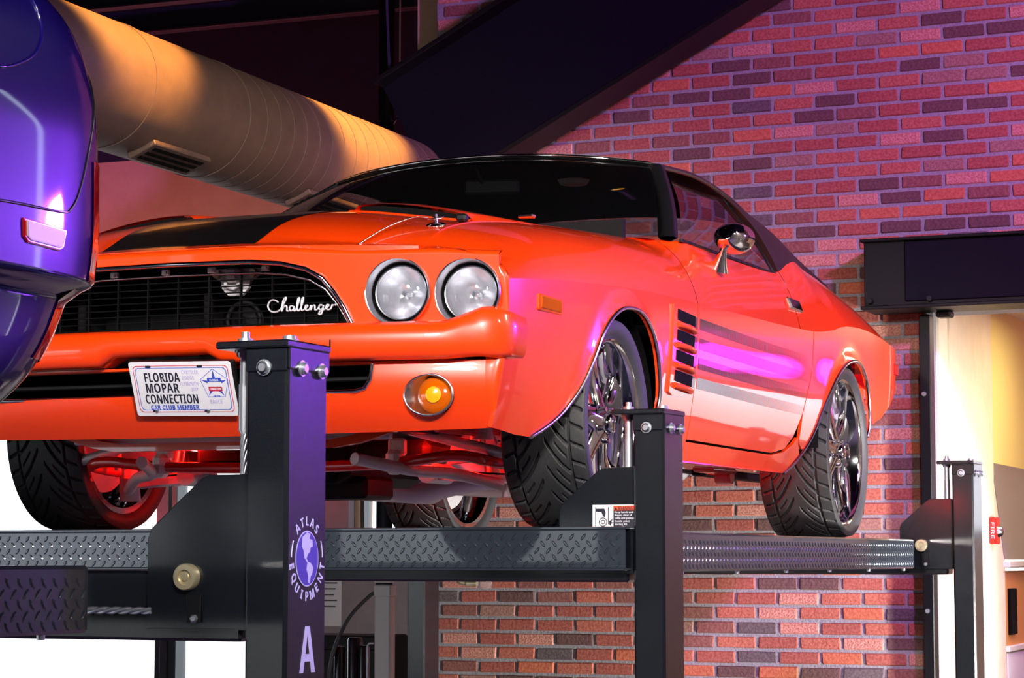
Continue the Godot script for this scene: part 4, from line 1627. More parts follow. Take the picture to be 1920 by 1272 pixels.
func build_under(car: Node3D) -> void:
	var mb := MB.new()
	mb.box(Vector3(0, 0.31, -1.6), Vector3(1.24, 0.02, 3.4), 0.005)
	put(mb, "floor_pan", M.under_black, car)
	for s in [-1.0, 1.0]:
		mb = MB.new()
		mb.box(Vector3(0.46 * s, 0.33, 0.15), Vector3(0.09, 0.11, 1.15), 0.01)
		mb.box(Vector3(0.46 * s, 0.28, -1.5), Vector3(0.09, 0.06, 2.3), 0.01)
		put(mb, "frame_rail", M.under_black, car)
		mb = MB.new()
		mb.box(Vector3(0.585 * s, 0.42, 0.1), Vector3(0.03, 0.3, 0.8), 0.01)
		put(mb, "inner_fender", M.red_paint, car)
	# engine cradle, oil pan, steering links
	mb = MB.new()
	mb.box(Vector3(0, 0.235, 0.02), Vector3(0.78, 0.075, 0.17), 0.02)
	put(mb, "cross_member", M.under_black, car)
	mb = MB.new()
	mb.prism(pv([-0.2, 0.3, 0.2, 0.3, 0.17, 0.17, 0.12, 0.145, -0.12, 0.145, -0.17, 0.17]), 0.55, Transform3D(Basis.IDENTITY, Vector3(-0.03, 0, -0.42)), 0.02)
	put(mb, "oil_pan", M.under_black, car)
	mb = MB.new()
	mb.tube(smooth2([Vector3(-0.66, 0.19, 0.1), Vector3(-0.64, 0.2, 0.28), Vector3(-0.56, 0.212, 0.32), Vector3(-0.36, 0.193, 0.32), Vector3(0.0, 0.186, 0.32), Vector3(0.36, 0.193, 0.32), Vector3(0.56, 0.212, 0.32), Vector3(0.64, 0.2, 0.28), Vector3(0.66, 0.19, 0.1)], 6), 0.0165, 12)
	put(mb, "sway_bar", M.red_paint, car)
	for s in [-1.0, 1.0]:
		mb = MB.new()
		mb.box(Vector3(0.38 * s, 0.196, 0.322), Vector3(0.042, 0.07, 0.05), 0.012)
		mb.box(Vector3(0.38 * s, 0.24, 0.3), Vector3(0.05, 0.05, 0.03), 0.006)
		put(mb, "sway_bar_clamp", M.white_plastic, car)
		mb = MB.new()
		mb.cyl(Vector3(0.6 * s, 0.19, 0.2), Vector3(0.6 * s, 0.3, 0.2), 0.0105)
		mb.cyl(Vector3(0.6 * s, 0.262, 0.2), Vector3(0.6 * s, 0.296, 0.2), 0.034, 0.03, 18)
		put(mb, "sway_bar_link", M.steel, car)
		mb = MB.new()
		mb.cyl(Vector3(0.6 * s, 0.296, 0.2), Vector3(0.6 * s, 0.316, 0.2), 0.022, 0.018)
		mb.cyl(Vector3(0.6 * s, 0.316, 0.2), Vector3(0.6 * s, 0.336, 0.2), 0.008, 0.004)
		mb.cyl(Vector3(0.6 * s, 0.212, 0.2), Vector3(0.6 * s, 0.226, 0.2), 0.024, 0.024)
		put(mb, "link_bushing", M.satin_black, car)
		mb = MB.new()
		mb.prism(pv([0.0, -0.05, 0.1, -0.06, 0.25, -0.035, 0.3, 0.0, 0.25, 0.035, 0.1, 0.05, 0.0, 0.05]), 0.03, Transform3D(Basis(Vector3(s, -0.06, 0), Vector3(0, 0, s), Vector3(0, 1, 0)), Vector3(0.37 * s, 0.155, 0.06)), 0.006)
		mb.cyl(Vector3(0.64 * s, 0.1, 0.06), Vector3(0.64 * s, 0.17, 0.06), 0.034, 0.026, 18)
		mb.cyl(Vector3(0.4 * s, 0.172, -0.01), Vector3(0.4 * s, 0.172, 0.14), 0.03, 0.03, 18)
		put(mb, "lower_control_arm", M.steel, car)
		mb = MB.new()
		mb.tube(smooth2([Vector3(0.62 * s, 0.135, 0.1), Vector3(0.52 * s, 0.165, 0.22), Vector3(0.42 * s, 0.175, 0.3), Vector3(0.34 * s, 0.2, 0.5)], 5), 0.0175, 12)
		put(mb, "strut_rod", M.steel, car)
		mb = MB.new()
		mb.prism(pv([-0.11, -0.04, 0.03, -0.03, 0.05, 0.02, 0.03, 0.06, -0.03, 0.065, -0.09, 0.04]), 0.012, Transform3D(Basis(Vector3(1, 0, 0), Vector3(0, 1, 0), Vector3(0, 0, 1)), Vector3(0.56 * s, 0.235, 0.1)), 0.003)
		put(mb, "backing_plate", M.steel, car)
		mb = MB.new()
		mb.box(Vector3(0.665 * s, 0.2, 0.03), Vector3(0.04, 0.17, 0.07), 0.015)
		mb.cyl(Vector3(0.63 * s, 0.31, 0.0), Vector3(0.71 * s, 0.31, 0.0), 0.045, 0.05, 20)
		put(mb, "steering_knuckle", M.steel, car)
		mb = MB.new()
		mb.cyl(Vector3(0.7 * s, 0.217, 0.26), Vector3(0.4 * s, 0.291, 0.26), 0.0155)
		mb.cyl(Vector3(0.4 * s, 0.291, 0.26), Vector3(0.2 * s, 0.3, 0.27), 0.009)
		put(mb, "tie_rod", M.steel, car)
		mb = MB.new()
		mb.cyl(Vector3(0.54 * s, 0.15, -0.03), Vector3(0.5 * s, 0.5, -0.06), 0.022, 0.022)
		mb.cyl(Vector3(0.525 * s, 0.29, -0.045), Vector3(0.5 * s, 0.5, -0.06), 0.034)
		put(mb, "shock_absorber", M.zinc, car)
		# exhaust run
		mb = MB.new()
		mb.tube(smooth2([Vector3(0.3 * s, 0.28, -0.25), Vector3(0.3 * s, 0.2, -0.5), Vector3(0.28 * s, 0.19, -1.6), Vector3(0.3 * s, 0.21, -2.3), Vector3(0.42 * s, 0.36, -2.75), Vector3(0.45 * s, 0.27, -3.3), Vector3(0.45 * s, 0.3, -3.8)], 6), 0.032, 12)
		put(mb, "exhaust_pipe", M.steel, car)
		mb = MB.new()
		mb.cyl(Vector3(0.29 * s, 0.19, -0.9), Vector3(0.29 * s, 0.19, -1.45), 0.07, 0.07, 20)
		put(mb, "muffler", M.steel, car)
		mb = MB.new()
		mb.box(Vector3(0.53 * s, 0.25, -2.75), Vector3(0.06, 0.03, 1.3), 0.006)
		put(mb, "leaf_spring", M.under_black, car)
		mb = MB.new()
		mb.box(Vector3(0.7 * s, 0.245, -1.75), Vector3(0.08, 0.03, 0.3), 0.008)
		mb.cyl(Vector3(0.72 * s, 0.225, -1.9), Vector3(0.66 * s, 0.225, -1.9), 0.03, 0.03)
		put(mb, "spring_hanger", M.red_paint, car)
	mb = MB.new()
	mb.cyl(Vector3(-0.66, 0.345, -2.745), Vector3(0.66, 0.345, -2.745), 0.042, 0.042, 18)
	mb.lathe([Vector2(0.0, -0.13), Vector2(0.07, -0.12), Vector2(0.13, -0.06), Vector2(0.14, 0.0), Vector2(0.12, 0.07), Vector2(0.05, 0.12), Vector2(0.045, 0.2)], Transform3D(Basis(Vector3.RIGHT, PI / 2), Vector3(0, 0.345, -2.745)), 24)
	put(mb, "rear_axle", M.under_black, car)
	mb = MB.new()
	mb.tube(smooth2([Vector3(-0.32, 0.17, -0.72), Vector3(-0.12, 0.165, -0.62), Vector3(0.04, 0.138, -0.6), Vector3(0.19, 0.168, -0.62), Vector3(0.42, 0.2, -0.66)], 6), 0.037, 14)
	put(mb, "exhaust_crossover", M.steel, car)
	mb = MB.new()
	mb.prism(pv([-0.14, 0.32, 0.14, 0.32, 0.13, 0.185, 0.06, 0.165, -0.06, 0.165, -0.13, 0.185]), 0.7, Transform3D(Basis.IDENTITY, Vector3(0.0, 0, -1.25)), 0.02)
	put(mb, "transmission", M.steel, car)
	mb = MB.new()
	mb.box(Vector3(0.0, 0.135, -0.05), Vector3(0.33, 0.066, 0.2), 0.01)
	put(mb, "starter_shield", M.under_black, car)
	# red light strip under the body
	for s in [-1.0, 1.0]:
		mb = MB.new()
		mb.box(Vector3(0.4 * s, 0.285, 0.0), Vector3(0.012, 0.012, 0.5), 0.002)
		put(mb, "underglow_strip", M.glow_red, car)
		for z in [0.12, -0.3]:
			var l := OmniLight3D.new()
			l.name = "underglow_light"
			l.light_color = Color(1.0, 0.08, 0.05)
			l.light_energy = UNDERGLOW
			l.omni_range = 6.0
			l.omni_attenuation = 2.0
			l.light_size = 0.03
			l.shadow_enabled = true
			l.position = Vector3(0.4 * s, 0.265, z)
			car.add_child(l, true)
		mb = MB.new()
		mb.box(Vector3(0.66 * s, 0.3, -2.25), Vector3(0.012, 0.012, 0.35), 0.002)
		put(mb, "underglow_strip", M.glow_red, car)
		var l2 := OmniLight3D.new()
		l2.name = "underglow_light"
		l2.light_color = Color(1.0, 0.08, 0.05)
		l2.light_energy = UNDERGLOW
		l2.omni_range = 6.0
		l2.omni_attenuation = 2.0
		l2.light_size = 0.03
		l2.shadow_enabled = true
		l2.position = Vector3(0.62 * s, 0.28, -2.25)
		car.add_child(l2, true)

# ------------------------------------------------------------------ lifts
# raised lozenges of a tread plate on the rectangle o + u*[0,lu] + v*[0,lv], normal w
func lozenges(mb: MB, o: Vector3, u: Vector3, v: Vector3, w: Vector3, lu: float, lv: float) -> void:
	var pu := 0.0335
	var pvv := 0.018
	var nu := int(lu / pu)
	var nv := int((lv - 0.004) / pvv)
	for j in nv:
		for i in nu:
			var c := o + u * ((i + 0.5 + (0.25 if j % 2 == 0 else -0.25)) * pu) + v * ((j + 0.62) * pvv)
			var a := (0.9 if j % 2 == 0 else -0.9)
			var d := (u * cos(a) + v * sin(a))
			var e := d.cross(w)
			var L := 0.0125
			var W := 0.0042
			var H := 0.0026
			var base := [d * L, d * L * 0.45 + e * W, d * -L * 0.45 + e * W, d * -L, d * -L * 0.45 - e * W, d * L * 0.45 - e * W]
			var topv := [d * L * 0.55 + w * H, d * L * 0.25 + e * W * 0.4 + w * H, d * -L * 0.25 + e * W * 0.4 + w * H, d * -L * 0.55 + w * H, d * -L * 0.25 - e * W * 0.4 + w * H, d * L * 0.25 - e * W * 0.4 + w * H]
			for k in 6:
				var m := (k + 1) % 6
				mb.quad(c + base[k], c + base[m], c + topv[m], c + topv[k], base[k] + base[m] + w * 0.001)
			mb.quad(c + topv[0], c + topv[1], c + topv[2], c + topv[3], w)
			mb.quad(c + topv[0], c + topv[3], c + topv[4], c + topv[5], w)

func hexbolt(c: Vector3, ax: Vector3, r: float, parent: Node3D, washer := true, called := "bolt") -> void:
	var mb := MB.new()
	if washer: mb.cyl(c, c + ax * r * 0.18, r * 1.2, r * 1.2, 20)
	mb.cyl(c + ax * r * 0.15, c + ax * r * 0.62, r, r, 6)
	mb.cyl(c + ax * r * 0.62, c + ax * r * 0.78, r * 0.93, r * 0.6, 12)
	put(mb, called, M.zinc, parent)

func lift_post(lift: Node3D, x: float, zf: float, top: float, s: float, T: float, pin: bool) -> Node3D:
	# x = inner edge (towards the middle), s = +1 on the left of the cars
	var p := Node3D.new()
	p.name = "post"
	lift.add_child(p, true)
	var w := 0.087
	var d := 0.152
	var xc := x + s * w * 0.5
	var mb := MB.new()
	mb.box(Vector3(xc, (top + 0.02) * 0.5, zf - d * 0.5), Vector3(w, top - 0.02, d), 0.007)
	mb.box(Vector3(xc, 0.01, zf - d * 0.5), Vector3(0.3, 0.02, 0.34), 0.004)
	put(mb, "column", M.lift, p)
	mb = MB.new()
	mb.box(Vector3(xc - s * 0.027, top + 0.006, zf - d * 0.5 + 0.004), Vector3(w + 0.064, 0.014, d + 0.016), 0.003)
	mb.box(Vector3(xc, top - 0.022, zf + 0.001), Vector3(w * 0.98, 0.044, 0.006), 0.002)
	mb.box(Vector3(x + s * (w + 0.001), top - 0.02, zf - d * 0.5), Vector3(0.006, 0.04, d), 0.002)
	put(mb, "top_cap", M.lift, p)
	hexbolt(Vector3(xc - s * 0.004, top - 0.037, zf + 0.004), Vector3.BACK, 0.0125, p)
	for zz in [0.045, 0.12]: hexbolt(Vector3(x + s * (w + 0.004), top - 0.037, zf - zz), Vector3(s, 0, 0), 0.0125, p)
	hexbolt(Vector3(xc + s * 0.03, top + 0.013, zf - 0.03), Vector3.UP, 0.0135, p, true, "nut")
	# cable stud, sleeve and cable
	var cx := x - s * 0.031
	var cz := zf - 0.05
	hexbolt(Vector3(cx, top + 0.013, cz), Vector3.UP, 0.0145, p, true, "nut")
	hexbolt(Vector3(cx, top - 0.001, cz), Vector3.DOWN, 0.0165, p, true, "nut")
	mb = MB.new()
	var y := top - 0.012
	mb.cyl(Vector3(cx, top + 0.035, cz), Vector3(cx, y, cz), 0.008, 0.008, 16)
	for k in 26:
		mb.cyl(Vector3(cx, y - k * 0.0033, cz), Vector3(cx, y - k * 0.0033 - 0.0017, cz), 0.0098, 0.011, 14, false)
		mb.cyl(Vector3(cx, y - k * 0.0033 - 0.0017, cz), Vector3(cx, y - (k + 1) * 0.0033, cz), 0.011, 0.0098, 14, false)
	put(mb, "cable_stud", M.zinc, p)
	mb = MB.new()
	mb.cyl(Vector3(cx, y - 0.05, cz), Vector3(cx, y - 0.135, cz), 0.0125, 0.0125, 8)
	mb.cyl(Vector3(cx, y - 0.135, cz), Vector3(cx, y - 0.142, cz), 0.0125, 0.008, 8)
	put(mb, "cable_sleeve", M.zinc, p)
	mb = MB.new()
	for q in 6:
		var pts := []
		for k in 41:
			var a := TAU * q / 6.0 + k * 0.42
			pts.append(Vector3(cx + cos(a) * 0.0052, lerpf(y - 0.13, T - 0.09, k / 40.0), cz + sin(a) * 0.0052))
		mb.tube(pts, 0.0034, 5)
	put(mb, "cable", M.zinc, p)
	return p

func build_lift(called: String, label: String, at: Vector3, yaw: float, T: float, zfront: float, zrear: float, front_plate: bool, run0: float, run1: float) -> Node3D:
	var lift := thing(called, label, "lift", at)
	lift.rotation.y = yaw
	var X := 1.18
	for e in [[zfront, 1.0], [zfront, -1.0], [zrear, 1.0], [zrear, -1.0]]:
		var s: float = e[1]
		lift_post(lift, X * s, e[0], 1.985, s, T, true)
		var zf: float = e[0]
		# yoke
		var yk := Node3D.new()
		yk.name = "yoke"
		lift.add_child(yk, true)
		for zz in [-0.035, -0.135]:
			var mb := MB.new()
			var poly := pv([0.955, -0.118, 1.17, -0.118, 1.17, 0.166, 1.085, 0.166, 1.07, 0.16, 0.962, 0.068, 0.955, 0.05])
			if s < 0:
				for k in poly.size(): poly[k].x = -poly[k].x
			mb.prism(poly, 0.012, Transform3D(Basis.IDENTITY, Vector3(0, T, zf + zz - 0.006)), 0.0025)
			put(mb, "yoke_plate", M.lift, yk)
		var mb2 := MB.new()
		mb2.lathe([Vector2(0.0, 0.015), Vector2(0.007, 0.015), Vector2(0.0075, 0.012), Vector2(0.013, 0.012), Vector2(0.014, 0.017), Vector2(0.023, 0.017), Vector2(0.025, 0.014), Vector2(0.025, 0.0)], Transform3D(Basis(Vector3.RIGHT, PI / 2), Vector3(1.045 * s, T - 0.022, zf - 0.03)), 28)
		put(mb2, "sheave_pin", M.brass, yk)
		mb2 = MB.new()
		mb2.box(Vector3(1.06 * s, T - 0.08, zf - 0.026), Vector3(0.03, 0.05, 0.006), 0.001)
		put(mb2, "pin_keeper", M.black_steel, yk)
		hexbolt(Vector3(1.062 * s, T - 0.098, zf - 0.024), Vector3.BACK, 0.008, yk, false)
		mb2 = MB.new()
		for q in 3:
			var pts := []
			for k in 25:
				var a := TAU * q / 3.0 + k * 0.5
				pts.append(Vector3(lerpf(0.965, 0.82, k / 24.0) * s, T - 0.085 + cos(a) * 0.004, zf - 0.03 + sin(a) * 0.004))
			mb2.tube(pts, 0.0038, 5)
		put(mb2, "cable", M.zinc, yk)
	for zf in [zfront, zrear]:
		var mb := MB.new()
		mb.box(Vector3(0, T - 0.075, zf - 0.085), Vector3(2.3, 0.13, 0.085), 0.006)
		put(mb, "cross_beam", M.lift, lift)
	for s in [-1.0, 1.0]:
		var rw := Node3D.new()
		rw.name = "runway"
		lift.add_child(rw, true)
		var mb := MB.new()
		mb.box(Vector3(0.815 * s, T - 0.0575, (run0 + run1) * 0.5), Vector3(0.47, 0.115, run1 - run0), 0.006)
		put(mb, "runway_body", M.tread_plate, rw)
		mb = MB.new()
		if s > 0: lozenges(mb, Vector3(1.05, T - 0.112, run0 + 0.01), Vector3(0, 0, 1), Vector3.UP, Vector3(1, 0, 0), run1 - run0 - 0.02, 0.108)
		else: lozenges(mb, Vector3(-1.05, T - 0.112, run0 + 0.01), Vector3(0, 0, 1), Vector3.UP, Vector3(-1, 0, 0), run1 - run0 - 0.02, 0.108)
		var o := put(mb, "tread_lozenges", M.tread_plate, rw)
		o.set_meta("kind", "stuff")
		for k in 7:
			mb = MB.new()
			var z := lerpf(run0 + 0.12, run1 - 0.2, k / 6.0)
			mb.cyl(Vector3(1.035 * s, T - 0.114, z), Vector3(1.035 * s, T - 0.124, z), 0.008, 0.007, 10)
			put(mb, "rivet", M.zinc, rw)
	if front_plate:
		var fp := Node3D.new()
		fp.name = "front_cover"
		lift.add_child(fp, true)
		var mb := MB.new()
		mb.box(Vector3(-0.02, T - 0.052, zfront + 0.004), Vector3(2.36, 0.104, 0.012), 0.003)
		mb.box(Vector3(-0.02, T + 0.004, zfront - 0.02), Vector3(2.36, 0.008, 0.06), 0.002)
		mb.box(Vector3(-0.02, T - 0.106, zfront - 0.02), Vector3(2.36, 0.006, 0.06), 0.002)
		put(mb, "cover_sheet", M.tread_plate, fp)
		mb = MB.new()
		lozenges(mb, Vector3(-1.195, T - 0.103, zfront + 0.01), Vector3(1, 0, 0), Vector3.UP, Vector3(0, 0, 1), 2.35, 0.1)
		var o := put(mb, "tread_lozenges", M.tread_plate, fp)
		o.set_meta("kind", "stuff")
	return lift

func post_decals(lift: Node3D, zf: float, X: float) -> void:
	# letter and round globe emblem on the outer side of the post
	var sans := SystemFont.new()
	sans.font_names = PackedStringArray(["Droid Sans"])
	sans.font_weight = 700
	var d := Node3D.new()
	d.name = "post_emblem"
	lift.add_child(d)
	d.position = Vector3(X + 0.0875, 1.602, zf - 0.075)
	d.rotation.y = PI / 2
	var R := 0.062
	var mb := MB.new()
	mb.prism(ring2(Vector2.ZERO, 0.043, 0.051, 40), 0.0006, Transform3D.IDENTITY)
	put(mb, "globe_rim", M.decal, d)
	mb = MB.new()
	mb.prism(ring2(Vector2.ZERO, 0.0405, 0.0485, 40), 0.0006, Transform3D(Basis.IDENTITY, Vector3(0, 0, 0.0006)))
	put(mb, "globe_sea", M.decal_blue, d)
	mb = MB.new()
	var north := pv([-0.019, 0.039, -0.002, 0.0475, 0.01, 0.045, 0.006, 0.036, 0.018, 0.034, 0.02, 0.022, 0.011, 0.02, 0.009, 0.012, 0.001, 0.008, -0.004, 0.0, 0.003, -0.005, 0.0, -0.008, -0.012, 0.002, -0.014, 0.014, -0.021, 0.022])
	var south := pv([0.001, -0.006, 0.012, -0.008, 0.022, -0.016, 0.019, -0.026, 0.012, -0.033, 0.009, -0.045, 0.004, -0.044, 0.003, -0.03, -0.003, -0.02, -0.001, -0.011])
	for q in [north, south]: mb.prism(q, 0.0005, Transform3D(Basis.IDENTITY, Vector3(0, 0, 0.0012)))
	put(mb, "globe_land", M.decal, d)
	for e in [["ATLAS", 90.0, 19.0, false], ["EQUIPMENT", 270.0, 19.5, true]]:
		var word: String = e[0]
		for k in word.length():
			var t := text_mesh(word[k], 0.0235, 0.0006, sans)
			var bb := t.get_aabb()
			var off: float = (k - (word.length() - 1) * 0.5) * e[2]
			var a := deg_to_rad(e[1] - off if not e[3] else e[1] + off)
			var o := put_mesh(t, "lettering", M.decal, d)
			var rot := a - PI / 2 if not e[3] else a + PI / 2
			o.rotation.z = rot
			var ctr := Vector3(cos(a) * 0.0585, sin(a) * 0.0685, 0.0006)
			o.position = ctr - Basis(Vector3(0, 0, 1), rot) * Vector3(bb.get_center().x, bb.get_center().y, 0)
	for s in [-1.0, 1.0]:
		mb = MB.new()
		var pts := []
		for k in 9:
			var a := deg_to_rad(lerpf(2.0, 28.0, k / 8.0))
			pts.append(Vector3(s * cos(a) * 0.0585, sin(a) * 0.0685, 0.0006))
		mb.tube(pts, 0.0012, 6)
		put(mb, "emblem_arc", M.decal, d)
	var t2 := text_mesh("A", 0.11, 0.0008, sans)
	var o2 := put_mesh(t2, "lettering", M.decal, d)
	var b2 := t2.get_aabb()
	o2.scale = Vector3(0.058 / b2.size.x, 0.084 / b2.size.y, 1)
	o2.position = Vector3(0.004, -0.165, 0.0004) - b2.get_center() * Vector3(1, 1, 0) * o2.scale

func warning_sticker(lift: Node3D, at: Vector3) -> void:
	var sans := SystemFont.new()
	sans.font_names = PackedStringArray(["Droid Sans"])
	sans.font_weight = 700
	var d := Node3D.new()
	d.name = "warning_sticker"
	lift.add_child(d)
	d.position = at
	var mb := MB.new()
	mb.box(Vector3(0, 0, 0.0004), Vector3(0.12, 0.064, 0.0008))
	put(mb, "sticker_sheet", M.warn_white, d)
	mb = MB.new()
	mb.box(Vector3(0.03, -0.006, 0.001), Vector3(0.06, 0.05, 0.0008))
	put(mb, "text_panel", M.ink_black, d)
	mb = MB.new()
	mb.box(Vector3(0.03, 0.0225, 0.001), Vector3(0.06, 0.0135, 0.0008))
	put(mb, "header_panel", M.warn_orange, d)
	var rows := [["WARNING", 0.034, 0.0225, 0.009, M.ink_black, 0.042], ["Keep hands and", 0.03, 0.0115, 0.0062, M.warn_white, 0.053], ["fingers clear of", 0.028, 0.0035, 0.0062, M.warn_white, 0.049], ["cable and pulleys", 0.031, -0.0045, 0.0062, M.warn_white, 0.055], ["(inside yoke)", 0.025, -0.0125, 0.0062, M.warn_white, 0.042], ["during lift", 0.022, -0.0205, 0.0062, M.warn_white, 0.034], ["operation.", 0.022, -0.0275, 0.0062, M.warn_white, 0.034]]
	for r in rows:
		var t := text_mesh(r[0], r[3] * 1.2, 0.0005, sans)
		var bb := t.get_aabb()
		var o := put_mesh(t, "lettering", r[4], d)
		o.scale = Vector3(r[5] / bb.size.x, r[3] / bb.size.y, 1)
		o.position = Vector3(r[1], r[2], 0.0015) - Vector3(bb.get_center().x, bb.get_center().y, 0) * o.scale
	mb = MB.new()
	mb.prism(pv([0.003, 0.019, 0.011, 0.019, 0.007, 0.026]), 0.0005, Transform3D(Basis.IDENTITY, Vector3(0, 0, 0.0014)))
	put(mb, "alert_triangle", M.ink_black, d)
	# pictogram: arm, pulley, cable
	mb = MB.new()
	mb.prism(pv([-0.05, 0.022, -0.026, 0.022, -0.022, 0.01, -0.024, -0.002, -0.03, 0.002, -0.034, 0.012, -0.05, 0.014]), 0.0005, Transform3D(Basis.IDENTITY, Vector3(0, 0, 0.0008)))
	mb.prism(pv([-0.016, 0.026, -0.014, 0.026, -0.014, -0.02, -0.016, -0.02]), 0.0005, Transform3D(Basis.IDENTITY, Vector3(0, 0, 0.0008)))
	mb.prism(pv([-0.052, 0.026, -0.05, 0.026, -0.05, -0.026, -0.012, -0.026, -0.012, -0.028, -0.052, -0.028]), 0.0005, Transform3D(Basis.IDENTITY, Vector3(0, 0, 0.0008)))
	mb.prism(pv([-0.013, -0.012, -0.002, -0.006, -0.006, -0.014, 0.0, -0.016, -0.007, -0.019, -0.006, -0.026, -0.012, -0.02]), 0.0005, Transform3D(Basis.IDENTITY, Vector3(0, 0, 0.0008)))
	for rr in [[0.012, 0.0098], [0.006, 0.004]]:
		for k in 32:
			var a0 := TAU * k / 32
			var a1 := TAU * (k + 1) / 32
			var c := Vector3(-0.03, -0.014, 0.0013)
			mb.quad(c + Vector3(cos(a0), sin(a0), 0) * rr[0], c + Vector3(cos(a1), sin(a1), 0) * rr[0], c + Vector3(cos(a1), sin(a1), 0) * rr[1], c + Vector3(cos(a0), sin(a0), 0) * rr[1], Vector3.BACK)
	put(mb, "pictogram", M.ink_black, d)

func build_power_unit() -> void:
	var u := thing("hydraulic_power_unit", "black hydraulic power unit of upright cylinders beside the far lift post", "power unit", Vector3(-1.475, 0.0, -3.32))
	for e in [[-0.065, 0.035, 1.21, 0.026], [-0.005, 0.0, 1.25, 0.034], [0.055, 0.035, 1.215, 0.026]]:
		var mb := MB.new()
		mb.lathe([Vector2(0.0, 0.72), Vector2(e[3], 0.72), Vector2(e[3], e[2] - 0.012), Vector2(e[3] * 0.85, e[2]), Vector2(0.0, e[2])], Transform3D(Basis.IDENTITY, Vector3(e[0], 0, e[1])), 24, 1.0)
		put(mb, "cylinder", M.black_gloss, u)
	var mb2 := MB.new()
	mb2.box(Vector3(0.0, 0.6, 0.0), Vector3(0.22, 0.26, 0.2), 0.02)
	put(mb2, "reservoir", M.black_gloss, u)
	mb2 = MB.new()
	mb2.box(Vector3(0, 0.24, 0), Vector3(0.08, 0.48, 0.06), 0.004)
	put(mb2, "stand", M.lift, u)
	mb2 = MB.new()
	mb2.tube([Vector3(0.08, 0.9, 0.05), Vector3(0.08, 1.215, 0.05), Vector3(0.088, 1.225, 0.05), Vector3(0.11, 1.226, 0.05)], 0.005, 8)
	put(mb2, "handle_rod", M.zinc, u)
	var h := MB.new()
	h.tube(smooth2([Vector3(0.11, 1.45, 0.05), Vector3(0.08, 1.43, 0.05), Vector3(-0.01, 1.33, 0.07), Vector3(-0.08, 1.17, 0.08), Vector3(-0.1, 1.0, 0.07), Vector3(-0.1, 0.7, 0.05)], 8), 0.009, 10)
	put(h, "hydraulic_hose", M.hose, u)
	var g := thing("cable_guard", "white plastic upright cable guard beside the far black lift post", "conduit", Vector3(-1.31, 0, -3.27))
	var mb3 := MB.new()
	mb3.box(Vector3(0, 0.72, 0), Vector3(0.078, 1.44, 0.06), 0.006)
	put(mb3, "guard_channel", M.white_plastic, g)
	for y in [1.44, 1.5, 1.56]:
		mb3 = MB.new()
		mb3.box(Vector3(0, y + 0.022, 0), Vector3(0.084, 0.052, 0.066), 0.006)
		put(mb3, "guard_section", M.white_plastic, g)

# ------------------------------------------------------------------ the blue car on the nearer lift
var BX := [Vector2(0.17, 0.80), Vector2(0.24, 0.865), Vector2(0.34, 0.90), Vector2(0.44, 0.906), Vector2(0.478, 0.912), Vector2(0.496, 0.955), Vector2(0.58, 0.955), Vector2(0.75, 0.955), Vector2(0.9, 0.94), Vector2(1.02, 0.9), Vector2(1.09, 0.84)]
var BT := [Vector2(0.17, 3.095), Vector2(0.26, 2.975), Vector2(0.35, 2.870), Vector2(0.42, 2.815), Vector2(0.48, 2.787), Vector2(0.5, 2.770), Vector2(0.6, 2.755), Vector2(0.8, 2.760), Vector2(0.9, 2.780), Vector2(0.97, 2.815), Vector2(1.03, 2.895), Vector2(1.09, 3.015)]

func blue_pt(y: float, t: float) -> Vector3:     # t: 0 at the left side far forward, 1 at the middle of the tail
	var X := tab(BX, y)
	var zt := tab(BT, y)
	var p := Vector3.ZERO
	if t < 0.6:
		var u := t / 0.6
		p = Vector3(X - 0.02 * smoothstep(0.2, 0.0, u), y, lerpf(6.9, zt + 0.3, pow(u, 0.35)))
	else:
		var u := (t - 0.6) / 0.4
		var a := u * PI / 2
		var cx := X
		p = Vector3(cx * pow(cos(a), 0.3), y, zt - 0.06 + 0.36 * (1.0 - pow(sin(a), 0.42)))
	return p

func blue_side(z: float, y: float) -> Vector3:
	var lo := 0.0
	var hi := 1.0
	for k in 40:
		var m := (lo + hi) * 0.5
		if blue_pt(y, m).z > z: lo = m
		else: hi = m
	return blue_pt(y, (lo + hi) * 0.5)

